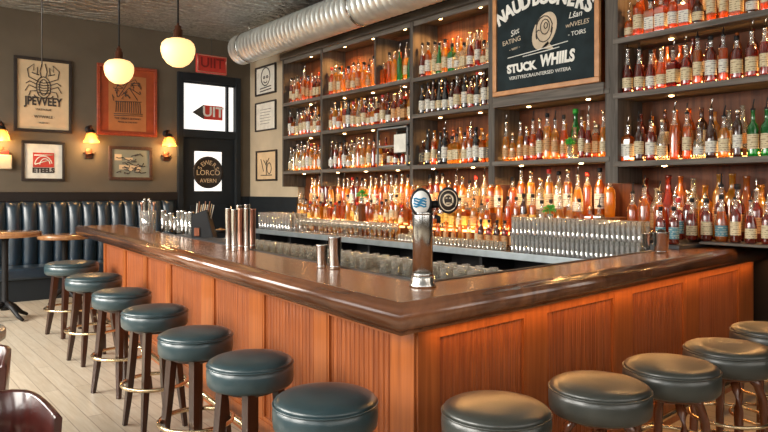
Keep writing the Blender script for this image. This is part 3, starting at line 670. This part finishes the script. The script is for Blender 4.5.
# ------------------------------------------------------------ bottles
SH = dict(
 straight=([(.030, 0), (.036, .004), (.037, .02), (.037, .155), (.034, .175), (.020, .195), (.0135, .210), (.0125, .255), (.015, .258), (.015, .268)], .15, (.0375, .04, .125), 'round'),
 bordeaux=([(.030, 0), (.036, .004), (.037, .02), (.037, .180), (.033, .200), (.018, .220), (.0140, .235), (.0135, .290), (.0155, .292), (.0155, .302)], .19, (.0376, .05, .145), 'tall'),
 burgundy=([(.033, 0), (.039, .005), (.040, .02), (.040, .120), (.036, .150), (.024, .195), (.0150, .230), (.0135, .285), (.0155, .288), (.0155, .298)], .16, (.0405, .035, .105), 'sloped'),
 squat=([(.036, 0), (.043, .005), (.044, .02), (.044, .100), (.040, .125), (.024, .145), (.0150, .160), (.0145, .205), (.018, .207), (.018, .218)], .10, (.0446, .03, .085), 'squat'),
 slim=([(.026, 0), (.030, .004), (.031, .02), (.031, .200), (.027, .225), (.0160, .245), (.0125, .260), (.0125, .300), (.0145, .302), (.0145, .310)], .18, (.0316, .06, .15), 'slim'),
 square=([(.033, 0), (.038, .003), (.039, .012), (.039, .150), (.036, .165), (.018, .182), (.0150, .190), (.0145, .225), (.018, .228), (.018, .238)], .13, (.0396, .035, .12), 'square'))
ME = {}
def bottle_meshes(k):
    prof, fill, (lr, l0, l1), _ = SH[k]; n = 4 if k == 'square' else 16
    def mk(pr, seg, split=None, cap=True, rot=0, only=None):
        m = MB(); M_ = Matrix.Rotation(PI/4, 4, 'Z') if seg == 4 else None
        pr2 = [(r*(1.25 if seg == 4 and r > .03 else 1), z) for r, z in pr]
        m.lathe(pr2, seg, (0, 0, 0), M_, smooth=seg > 4, split=split, cap=cap)
        bmesh.ops.recalc_face_normals(m.b, faces=m.b.faces)
        me = bpy.data.meshes.new('bottle_'+k); m.b.to_mesh(me); m.b.free(); return me
    body = mk(prof, n, split=fill+.055); body.materials.append(None); body.materials.append(MT['glass'])
    lab = mk([(lr, l0), (lr, l1)], n, cap=False); lab.materials.append(None)
    ht = prof[-1][1]; cr = prof[-1][0]
    capm = mk([(cr+.002, ht-.022), (cr+.002, ht+.006), (0, ht+.008)], 12); capm.materials.append(None)
    spout = MB(); spout.lathe([(cr, ht-.004), (cr+.002, ht+.008), (.006, ht+.014), (.0045, ht+.03)], 10); spout.tube([(0, 0, ht+.02), (.004, 0, ht+.045), (.016, 0, ht+.072)], .0042, 8)
    sm_ = bpy.data.meshes.new('spout_'+k); spout.b.to_mesh(sm_); spout.b.free(); sm_.materials.append(None)
    ME[k] = (body, lab, capm, sm_, ht)
for k in SH: bottle_meshes(k)
def slot(o, i, m): o.material_slots[i].link = 'OBJECT'; o.material_slots[i].material = m
CAPS = dict(black=MT['black'], steel=MT['steel'], red=MT['red'], brass=MT['brass'], green=MT['herb'])
NB = [0]
def bottle(k, x, y, z, liq, lab, cap, spout, s, where, room=1):
    NB[0] += 1
    body, lme, cme, sme, ht = ME[k]
    e = empty('bottle', (x, y, z), where, 'bottle', rz=random.uniform(-.4, .4) if k != 'square' else random.uniform(-.15, .15))
    sx = min(s*.94, room*.47/max(r_ for r_, z_ in SH[k][0])); e.scale = (sx, sx, s)
    b = link('glass_body', body, e); slot(b, 0, LIQ[liq]); slot(b, 1, LIQ[liq] if liq in ('green', 'brown', 'black') else MT['glass'])
    if lab: l = link('paper_label', lme, e); slot(l, 0, LAB[lab])
    if spout: c_ = link('pour_spout', sme, e); slot(c_, 0, MT['steel'] if cap != 'black' else MT['black'])
    else: c_ = link('cap', cme, e); slot(c_, 0, CAPS[cap])
    return e
STUFF = MB(); SM = ['amber', 'gold', 'red', 'clear', 'brown', 'orange']
LIQN = dict(amber='amber', gold='golden', red='dark red', brown='brown', clear='clear', green='green', black='black', orange='orange')
def row(x, y0, y1, z, n, liqs, labs, shapes, where, s=1.0, sp=.4, h=1.0):
    """y0 > y1: from left to right as the photo sees it"""
    for i in range(n):
        y = lerp(y0, y1, (i+.5)/n)+random.uniform(-.004, .004); k = random.choice(shapes); q = random.choice(liqs); lb = random.choice(labs); cp = random.choice(['black', 'black', 'black', 'brass', 'steel', 'black', 'red', 'brass'])
        spo = random.random() < sp; ss = s*random.uniform(.93, 1.08)
        desc = '%s %s bottle %s, %s from left, %s' % (LIQN[q], SH[k][3], 'with %s label' % lb if lb else 'unlabelled', ORD[i], where)
        bottle(k, x+random.uniform(-.015, .015), y, z, q, lb, cp, spo, ss, desc, abs(y0-y1)/n-.008)
def stuff_row(x, y0, y1, z, n, liqs, s=1.0):
    for i in range(n):
        y = lerp(y0, y1, (i+.5)/n); k = random.choice(['straight', 'bordeaux', 'burgundy', 'slim']); q = random.choice(liqs)
        prof, fill = SH[k][0], SH[k][1]; ss = s*random.uniform(.93, 1.08)
        STUFF.mi = SM.index(q); STUFF.lathe([(r*ss, zz*ss) for r, zz in prof], 10, (x+random.uniform(-.01, .01), y, z))
        lr, l0, l1 = SH[k][2]; STUFF.mi = 6+random.randrange(2); STUFF.lathe([(lr*ss+.001, l0*ss), (lr*ss+.001, l1*ss)], 10, (x, y, z), cap=False)
BN = ['leftmost bay', 'second bay', 'third bay', None, 'rightmost bay']
LV = ['top shelf', 'middle shelf', 'low shelf']
ALL = list(SH); RN = ['straight', 'burgundy', 'bordeaux', 'squat', 'slim']
spec = {  # bay: (counts, [liquids per level], [labels per level])
 0: (10, [['red', 'amber', 'orange'], ['clear', 'red', 'amber', 'gold'], ['gold', 'amber', 'clear']], [['cream', 'tan'], ['cream', 'white', 'white'], ['white', None, 'cream']]),
 1: (17, [['amber', 'gold', 'amber', 'orange', 'gold', 'green'], ['black', 'gold', 'brown', 'red', 'clear', 'amber'], ['clear', 'gold', 'gold', 'amber', 'brown', 'red']], [['cream', 'tan', None], ['white', 'cream', 'tan'], ['white', None, 'cream']]),
 2: (12, [['amber', 'clear', 'gold', 'red', 'green'], ['black', 'black', 'brown', 'red'], ['brown', 'gold', 'amber', 'black', 'orange']], [['cream', 'white', 'white'], ['white', 'white', 'cream'], ['white', 'cream', 'black']]),
 4: (12, [['red', 'amber', 'orange', 'brown'], ['red', 'amber', 'orange', 'red'], ['amber', 'gold', 'red', 'brown', 'clear']], [['cream', 'cream', 'white'], ['cream', 'white', 'cream'], ['cream', 'white', 'cream', None]])}
for bi, (n, lq, lb) in spec.items():
    a, b = bays[bi]; b = max(b, 2.02)
    for lv in range(3):
        yb = b+.05
        if bi == 1 and lv == 2: yb = 6.90                       # cooler stands at the right of this shelf
        nn = n if yb == b+.05 else 11
        if bi == 4 and lv == 2: yb, nn = 2.27, 10
        row(CF+.085, a-.06, yb, zs[bi][lv], nn, lq[lv], lb[lv], ALL if bi != 2 or lv != 1 else ['bordeaux', 'burgundy', 'straight'], '%s, %s' % (LV[lv], BN[bi]), 1.24 if bi == 4 else 1.34, .75 if bi == 4 else .3)
        MB().box(CF+.17, yb+.02, zs[bi][lv]+.001, CB-.01, a-.06, zs[bi][lv]+.075).build('rear_riser', MT['casewood'], case)
        stuff_row(CF+.235, a-.10, yb+.03, zs[bi][lv]+.076, int(nn*.9), [q for q in lq[lv] if q in SM] or ['brown'], 1.15)
row(CF+.085, 3.83, 3.50, 1.87, 4, ['amber', 'red', 'gold'], ['cream', 'tan'], ALL, 'right of sprigs under the chalkboard', 1.35, .4)
row(CF+.085, 4.78, 3.95, 1.87, 9, ['amber', 'orange', 'gold', 'amber', 'gold', 'red', 'green'], ['cream', 'tan', 'yellow', 'cream'], ALL, 'shelf under the chalkboard', 1.4, .4)
stuff_row(CF+.22, 4.72, 3.55, 1.87, 10, ['amber', 'clear', 'gold'], 1.15)
bottle('burgundy', CF+.325, 4.02, 1.872, 'green', 'yellow', 'green', False, 1.7, 'tall green cone-shaped bottle standing above its neighbours under the chalkboard')
for i, y in enumerate((2.235, 2.135)):
    bottle('bordeaux', CF+.085, y-.02, 1.82, 'green', 'cream', 'black', True, 1.22, ('left' if i == 0 else 'right')+' one of the pair of green bottles at the right edge of the low shelf')
# tiers on the counter
PH = [(8.95, 8.2, 'below leftmost bay', 7), (8.2, 6.2, 'below second bay', 18), (6.2, 4.86, 'below third bay', 12), (4.86, 3.46, 'below the chalkboard', 12)]
for a, b, nm, n in PH:
    far = a > 6.3
    row(5.48, a-.03, b+.03, 1.12, n, ['gold', 'amber', 'gold', 'orange', 'clear'] if far else ['amber', 'gold', 'clear', 'orange', 'brown', 'amber'], ['yellow', 'tan', None, None, 'cream'], ALL, 'front step '+nm, 1.2, .25)
    row(5.68, a-.05, b+.05, 1.30, n-1, ['clear', 'amber', 'gold', 'red'], ['cream', None, 'white', 'tan'], ['straight', 'bordeaux', 'slim', 'burgundy'], 'rear step '+nm, 1.45, .3)
    if a < 6.3 or far: stuff_row(5.34, a-.06, b+.06, .965, int(n*.85), ['gold', 'amber', 'gold', 'clear'], .80)
row(5.02, 2.75, 2.54, 1.131, 2, ['red', 'amber'], ['cream', 'blue'], ['straight'], 'corner of raised ledge', 1.1, .3)
row(5.32, 2.76, 1.98, 1.152, 7, ['red', 'amber', 'red', 'brown'], ['cream', 'cream', 'blue'], ['bordeaux', 'straight', 'burgundy'], 'front of bottom board, right bay', 1.15, .5)
row(5.50, 3.30, 1.98, 1.152, 10, ['red', 'amber', 'red', 'orange'], ['cream', 'tan', None], ['bordeaux', 'straight'], 'middle of bottom board, right bay', 1.4, .7)
stuff_row(5.72, 3.28, 1.95, 1.152, 12, ['amber', 'clear', 'red', 'gold'], 1.7)
o = STUFF.build('bottles_in_rear_rows', [LIQ[q] for q in SM]+[LAB['cream'], LAB['tan']])
tag(o, 'crowded rear rows of smaller bottles behind the front rows on the case', 'bottles', kind='stuff')
# squat amber bottle group right of taps
for i, px in enumerate((481, 489, 497, 505, 513)):
    X = 5.20; r = (px-384)/660; c_, s_ = math.cos(HEAD), math.sin(HEAD); t = X/(r*c_+s_)
    bottle('straight', X, (-r*s_+c_)*t, .962, 'red' if i % 2 else 'brown', 'tan', 'black', False, 1.05, '%s small dark red bottle with tan label, clustered on the counter right of the taps' % ORD[i])

# cooler cabinet on shelf, tag
ck = empty('steel_bottle_cabinet', (CF, 6.54, 1.87), 'grey steel framed cabinet with a cream notice at the second bay', 'cabinet')
m = MB()
for y in (-.31, .29):
    for x in (-.03, .30): m.box(x, y, 0, x+.02, y+.02, .50)
for y0_, y1_, z in ((-.31, .31, 0), (-.31, .31, .48), (-.31, .31, .25)): m.box(-.03, y0_, z, .32, y1_, z+.02)
m.build('frame', plain('grey_frame', (.22, .24, .25), .45, .6), ck); MB().box(.31, -.30, 0, .32, .30, .5).build('back', MT['blackwood'], ck)
o = MB().box(-.045, -.29, .17, -.035, -.06, .40, .003).build('notice', MT['paperw'], ck); o['label'] = 'cream paper notice'
row(CF+.10, 6.80, 6.28, 1.892, 4, ['clear', 'black', 'red'], ['white', None], ['squat', 'square'], 'inside the steel cabinet', .95, 0)

# ------------------------------------------------------------ glassware
def glass_mesh(r, h, taper=.9, base=.006):
    m = MB(); m.lathe([(r*taper, 0), (r*taper, .001), (r, h), (r-.0025, h), (r*taper-.002, base+.004), (0, base)], 14, cap=False); return m
gm = glass_mesh(.022, .165, .95).build('highball_glass', MT['tglass']); tag(gm, 'clear highball glass in the packed stacks on the counter near the bar end', 'glass', 'stacked highball glasses')
first = True
for tier in range(2):
    for j in range(3):
        for i in range(28):
            o = gm if first else gm.copy()
            if not first: C.objects.link(o)
            first = False; o.location = (4.975+j*.06+tier*.012, 4.17-i*.0485+(j % 2)*.02, .966+tier*.168)
            o['label'] = 'clear highball glass in the bar-end stack, %s from left, %s row, %s tier' % (ORD[i], ('front', 'middle', 'back')[j], ('lower', 'upper')[tier])
sg = glass_mesh(.022, .085).build('shot_glass', MT['glass']); tag(sg, 'clear shot glass in the low rows along the counter edge behind the taps', 'glass', 'shot glasses along the counter')
first = True
for j in range(2):
    for i in range(28):
        o = sg if first else sg.copy()
        if not first: C.objects.link(o)
        first = False; o.location = (4.965+j*.055, 5.85-i*.057, .966)
        o['label'] = 'clear shot glass on the counter edge behind the taps, %s from left, %s row' % (ORD[i], ('front', 'back')[j])
rg = glass_mesh(.042, .115, .85).build('tumbler', MT['glass']); rg.rotation_euler = (PI, 0, 0); tag(rg, 'clear tumbler turned upside down on the low drying station', 'glass', 'tumblers drying upside down')
first = True
for j in range(4):
    for i in range(30):
        if random.random() < .06 and not first: continue
        o = rg if first else rg.copy()
        if not first: C.objects.link(o)
        first = False; o['label'] = 'upside-down tumbler on the low drying station, %s from right, %s row' % (ORD[i], ('aisle', 'second', 'third', 'backsplash')[j]); o.location = (3.76+j*.10+random.uniform(-.005, .005), 3.56+i*.155+(j % 2)*.04, .816+.115)
hb = glass_mesh(.034, .25).build('tall_glass', MT['tglass']); tag(hb, 'clear tall glass in the group on the counter beside the corner wall', 'glass', 'tall glasses at the left of the back counter')
first = True
for j in range(4):
    for i in range(11):
        o = hb if first else hb.copy()
        if not first: C.objects.link(o)
        first = False; o.location = (4.99+j*.09, 9.24-i*.088, .966)
        o['label'] = 'clear tall glass at the counter end by the wall, %s from left, %s row' % (ORD[i], ('front', 'second', 'third', 'back')[j])
wg = MB(); wg.lathe([(.033, 0), (.033, .003), (.006, .008), (.004, .015), (.004, .085), (.012, .095), (.034, .125), (.040, .155), (.034, .195), (.032, .195), (.038, .155), (.032, .127), (0, .10)], 16, cap=False)
wg = wg.build('wine_glass', MT['glass']); tag(wg, 'clear stemmed glass on the counter below the second bay', 'glass', 'stemmed glasses on the back counter'); first = True
for j in range(2):
    for i in range(22):
        o = wg if first else wg.copy()
        if not first: C.objects.link(o)
        first = False; o.location = (5.0+j*.095, 8.15-i*.099, .966)
        o['label'] = 'clear stemmed glass on the counter below the second bay, %s from left, %s row' % (ORD[i], ('front', 'back')[j])
# herbs
def herbs(px, py, X, size, label):
    r = (px-384)/660; c_, s_ = math.cos(HEAD), math.sin(HEAD); t = X/(r*c_+s_); y = (-r*s_+c_)*t; z = 1.55-(py-191)*t/660
    return y, z
def herb(x, y, z, s, label, stem):
    e = empty('herb_bunch', (x, y, z), label, 'herbs'); 
    g = MB(); g.lathe([(.03, 0), (.036, stem), (.033, stem), (.027, .006), (0, .006)], 14, cap=False); g.build('glass', MT['glass'], e)
    m = MB()
    for k in range(70):
        a = random.uniform(0, 2*PI); ph = random.uniform(-.5, 1.4); rr = s*random.uniform(.5, 1); c_ = Vector((rr*math.cos(a)*math.cos(ph), rr*math.sin(a)*math.cos(ph), stem+s*.6+rr*math.sin(ph)*.8))
        d = Vector((random.uniform(-1, 1), random.uniform(-1, 1), random.uniform(-.3, 1))).normalized()*.022; e2 = d.orthogonal().normalized()*.011; up = d.cross(e2).normalized()*.003
        m.slab([c_-d, c_+e2, c_+d, c_-e2], up)
    for k in range(6): m.tube([(0, 0, .01), (random.uniform(-.02, .02), random.uniform(-.02, .02), stem+s*.5)], .002, 5)
    m.build('leaves', MT['herb'], e)
herb(5.235, 3.93, 1.281, .062, 'bright green herb bunch above the stacked highball glasses', .05)
herb(5.235, 6.93, 1.381, .075, 'green herb bunch among the bottles below the second bay', .08)
herb(5.50, 3.89, 1.872, .045, 'small green sprigs beside the cone-shaped bottle under the chalkboard', .13)
MB().box(5.20, 3.895, .966, 5.27, 3.965, 1.28).build('herb_stand', MT['casewood']); tag(bpy.data.objects['herb_stand'], 'small wooden riser block under the right green herb bunch', 'stand')
MB().box(5.20, 6.895, .966, 5.27, 6.965, 1.38).build('herb_stand', MT['casewood']); tag(bpy.data.objects['herb_stand.001'], 'small wooden riser block under the left green herb bunch', 'stand')

# ------------------------------------------------------------ things on the bar
tp = empty('beer_tap_tower', (2.095, 2.30, 1.10), 'brushed steel beer tap tower with two round badges at the bar corner', 'beer tap')
MB().lathe([(.064, 0), (.064, .012), (.056, .022), (.055, .045), (.051, .052)], 36).build('base_flange', MT['steel'], tp)
MB().lathe([(.048, .05), (.048, .34), (.046, .355), (.040, .362), (0, .364)], 36).build('column', MT['steel'], tp)
for z in (.052, .338): MB().lathe([(.0495, z), (.0515, z+.004), (.0515, z+.010), (.0495, z+.014)], 32).build('collar', MT['steel'], tp)
cdir = Vector((-2.08, -2.30)).normalized(); rt = Vector((math.cos(HEAD), -math.sin(HEAD)))
def badge(dx, dz, rx, rz_, face_m, name, yaw=0):
    ax = Vector((rt.x, rt.y, 0)); n_ = Vector((cdir.x, cdir.y, 0)).normalized(); ax = Vector((-n_.y, n_.x, 0)) 
    if ax.dot(Vector((rt.x, rt.y, 0))) < 0: ax = -ax
    c_ = Vector((0, 0, dz))+ax*dx+n_*.02
    M_ = Matrix(((ax.x, 0, n_.x, c_.x), (ax.y, 0, n_.y, c_.y), (0, 1, 0, c_.z), (0, 0, 0, 1)))
    S = M_ @ Matrix.Diagonal((rx, rz_, 1, 1))
    m = MB(); m.lathe([(.80, -.03), (.95, -.025), (1.0, -.005), (1.0, .015), (.90, .026), (.80, .024)], 32, (0, 0, 0), S); m.build('badge_housing', MT['black'], tp)
    m = MB(); m.lathe([(.80, .024), (.78, .029), (0, .030)], 32, (0, 0, 0), S, cap=False); f = m.build('badge_face', face_m, tp)
    return M_, f
Mb, f1 = badge(-.008, .397, .051, .068, MT['white'], 'a')
m = MB()
for k in range(4): m.tube([Mb @ Vector((-.035+q*.012, .016-k*.011+.004*math.sin(q*1.9+k), .031)) for q in range(6)], .0042, 6)
m.build('blue_emblem', MT['blueink'], f1)
Mb, f2 = badge(.118, .406, .049, .062, MT['bframe'], 'b')
m = MB(); m.tube([Mb @ Vector((.040*math.cos(a), .048*math.sin(a), .031)) for a in [k*PI/12 for k in range(24)]], .002, 6, True)
m.tube([Mb @ Vector((.022*math.cos(a), .026*math.sin(a)+.002, .031)) for a in [k*PI/8 for k in range(16)]], .004, 6, True)
for q in ((-.012, .01, -.004, .012), (.004, .012, .012, .010), (-.01, -.012, .01, -.012)): m.tube([Mb @ Vector((q[0], q[1], .031)), Mb @ Vector((q[2], q[3], .031))], .003, 6)
m.build('gold_emblem', MT['chalkt'], f2)
ax = Vector((-cdir.y, cdir.x, 0)); ax = ax if ax.dot(Vector((rt.x, rt.y, 0))) > 0 else -ax
MB().tube([ax*.03+Vector((0, 0, .385)), ax*.09+Vector((0, 0, .39))], .018, 10).build('cross_arm', MT['black'], tp)
MB().lathe([(.05, .345), (.045, .37), (.02, .385)], 20).build('top_cap', MT['black'], tp)
m = MB(); m.tube([ax*.055+Vector((0, 0, .33)), ax*.075+Vector((0, 0, .325)), ax*.075+Vector((0, 0, .30))], .011, 10); m.build('spout', MT['black'], tp)

def steel_tin(x, y, h, r, label, mat=None, group='steel tins on the bar'):
    e = empty('shaker_tin', (x, y, 1.101), label, 'shaker tin', group)
    MB().lathe([(r*.80, 0), (r*.84, .004), (r, h-.004), (r+.002, h), (r-.002, h), (r*.82, .012), (0, .012)], 28, cap=False).build('cup', mat or MT['steel'], e)
    MB().lathe([(r*.86, h*.08), (r*.88, h*.085), (r*.88, h*.10), (r*.87, h*.105)], 28, cap=False).build('band', MT['steel'], e)
def along(px, Xoff):                                            # point on left leg at inner offset for a column
    pass
q = apx(322, 268, 1.1); steel_tin(q[0], q[1], .135, .034, 'shorter steel jigger cup of the pair left of the beer tap')
q = apx(335, 270, 1.1); steel_tin(q[0]+.02, q[1]+.03, .185, .038, 'taller steel shaker tin of the pair left of the beer tap')
for i, (px, py, h, mt) in enumerate(((228.5, 249, .315, 'steel'), (234.5, 251, .31, 'steel'), (241, 250, .315, 'copper'), (247, 251, .32, 'steel'), (252.5, 249, .31, 'copper'), (238, 245, .33, 'steel'), (246, 245, .335, 'steel'))):
    q = apx(px, py, 1.1); x, y = q
    steel_tin(x+(.03 if i > 4 else 0), y+(.04 if i > 4 else 0), h, .026, ('%s tall %s tube in the front row of the tight cluster on the left bar' % (ORD[i], 'copper' if mt == 'copper' else 'steel')) if i < 5 else ('%s tall steel tube in the back row of the tight cluster on the left bar' % ORD[i-5]), MT[mt], 'tall metal tubes clustered on the bar')
# far bar group
q = apx(148, 233, 1.1); cx, cy = q
e = empty('tool_caddy', (cx, cy, 1.101), 'clear caddy of bar spoons and tools at the far end of the bar', 'caddy')
MB().lathe([(.075, 0), (.08, .004), (.085, .24), (.082, .24), (.076, .01), (0, .01)], 24, cap=False).build('clear_holder', MT['glass'], e)
for i in range(7):
    a = i*.9; m = MB(); m.tube([(.04*math.cos(a), .04*math.sin(a), .013), (.065*math.cos(a), .065*math.sin(a), .29+.02*(i % 3))], .006, 8); m.tube([(.065*math.cos(a), .065*math.sin(a), .29+.02*(i % 3)), (.068*math.cos(a), .068*math.sin(a), .33+.02*(i % 3))], [.006, .012], 8); m.build('bar_spoon', MT['steel'] if i % 3 else MT['copper'], e)
for i in range(9):
    px = 158+i*3.9; q = apx(px, 231+.6*i, 1.1)
    e = empty('steel_tumbler', (q[0]+.06, q[1], 1.101), '%s slim steel tumbler from the left in the row before the black caddy' % ORD[i], 'tumbler', 'slim tumblers on the far bar')
    h = (.235, .19, .21, .17, .24, .245, .23, .24, .22)[i]; MB().lathe([(.022, 0), (.024, .004), (.030, h), (.027, h), (.021, .01), (0, .01)], 18, cap=False).build('cup', MT['steel'] if i % 3 != 1 else MT['glass'], e)
    MB().lathe([(.0305, h-.02), (.032, h-.015), (.032, h-.008), (.0305, h-.004)], 18, cap=False).build('rim_band', MT['steel'], e)
q = apx(202, 238, 1.1)
e = empty('napkin_caddy', (q[0]+.02, q[1], 1.101), 'black straw and napkin caddy on the left bar before the door', 'caddy', rz=-HEAD)
m = MB(); m.prism([(-.10, -.07), (.11, -.07), (.11, .07), (-.10, .07)], 0, .012); m.slab([(-.10, -.07, .01), (-.10, .07, .01), (-.10, .07, .24), (-.10, -.07, .24)], (.008, 0, 0)); m.slab([(-.10, .065, .01), (.11, .065, .01), (.03, .065, .30), (-.10, .065, .24)], (0, .006, 0)); m.slab([(-.10, -.07, .01), (.11, -.07, .01), (.03, -.07, .27), (-.10, -.07, .22)], (0, .006, 0)); m.slab([(.10, -.07, .01), (.10, .07, .01), (.03, .07, .27), (.03, -.07, .27)], (.008, 0, 0))
m.build('holder', MT['black'], e)
for i in range(10):
    x = -.085+i*.012; MB().tube([(x, -.03+.012*(i % 5), .02), (x+.03+.004*i, -.03+.014*(i % 5), .33+.02*math.sin(i*2))], .005, 6).build('straw', [MT['paperw'], MT['copper'], MT['paper']][i % 3], e)
MB().box(-.07, -.085, .02, -.02, -.072, .10, .003).build('steel_clip', MT['bronze'], e)
q = apx(218, 233, 1.1)
e = empty('garnish_dish', (q[0]+.03, q[1], 1.101), 'small dish of orange garnish right of the black caddy', 'dish')
MB().lathe([(.05, 0), (.06, .006), (.085, .035), (.081, .035), (.055, .01), (0, .01)], 24, cap=False).build('dish', MT['black'], e)
for i in range(7): MB().lathe([(0, 0), (.018, .004), (.022, .016), (.016, .026), (0, .03)], 12, (.035*math.cos(i*1.05)*(i > 0), .035*math.sin(i*1.05)*(i > 0), .012+.012*(i == 0))).build('garnish_piece', MT['shade'], e)
MB().prism([(2.44, 4.9), (2.60, 4.9), (2.76, 6.6), (2.60, 6.6)], 1.101, 1.108).build('rubber_bar_mat', MT['mat']); tag(bpy.data.objects['rubber_bar_mat'], 'dark rubber bar mat along the inner edge of the left bar', 'mat')
# cups at the right end
q = apx(661, 253, 1.1); steel_tin(q[0], q[1], .150, .058, 'wide steel cup holding a dark garnish beside the stacked glasses at the bar end', None, 'cups at the right of the bar')
MB().lathe([(0, 0), (.022, .006), (.030, .03), (.022, .052), (0, .06)], 16, (q[0], q[1], 1.215)).build('dark_olive', MT['bframe']); tag(bpy.data.objects['dark_olive'], 'dark round garnish sitting in the wide steel cup', 'garnish')
q = apx(650, 250, 1.1); steel_tin(q[0]+.02, q[1]+.04, .125, .03, 'narrow steel jigger just behind the wide steel cup', None, 'cups at the right of the bar')
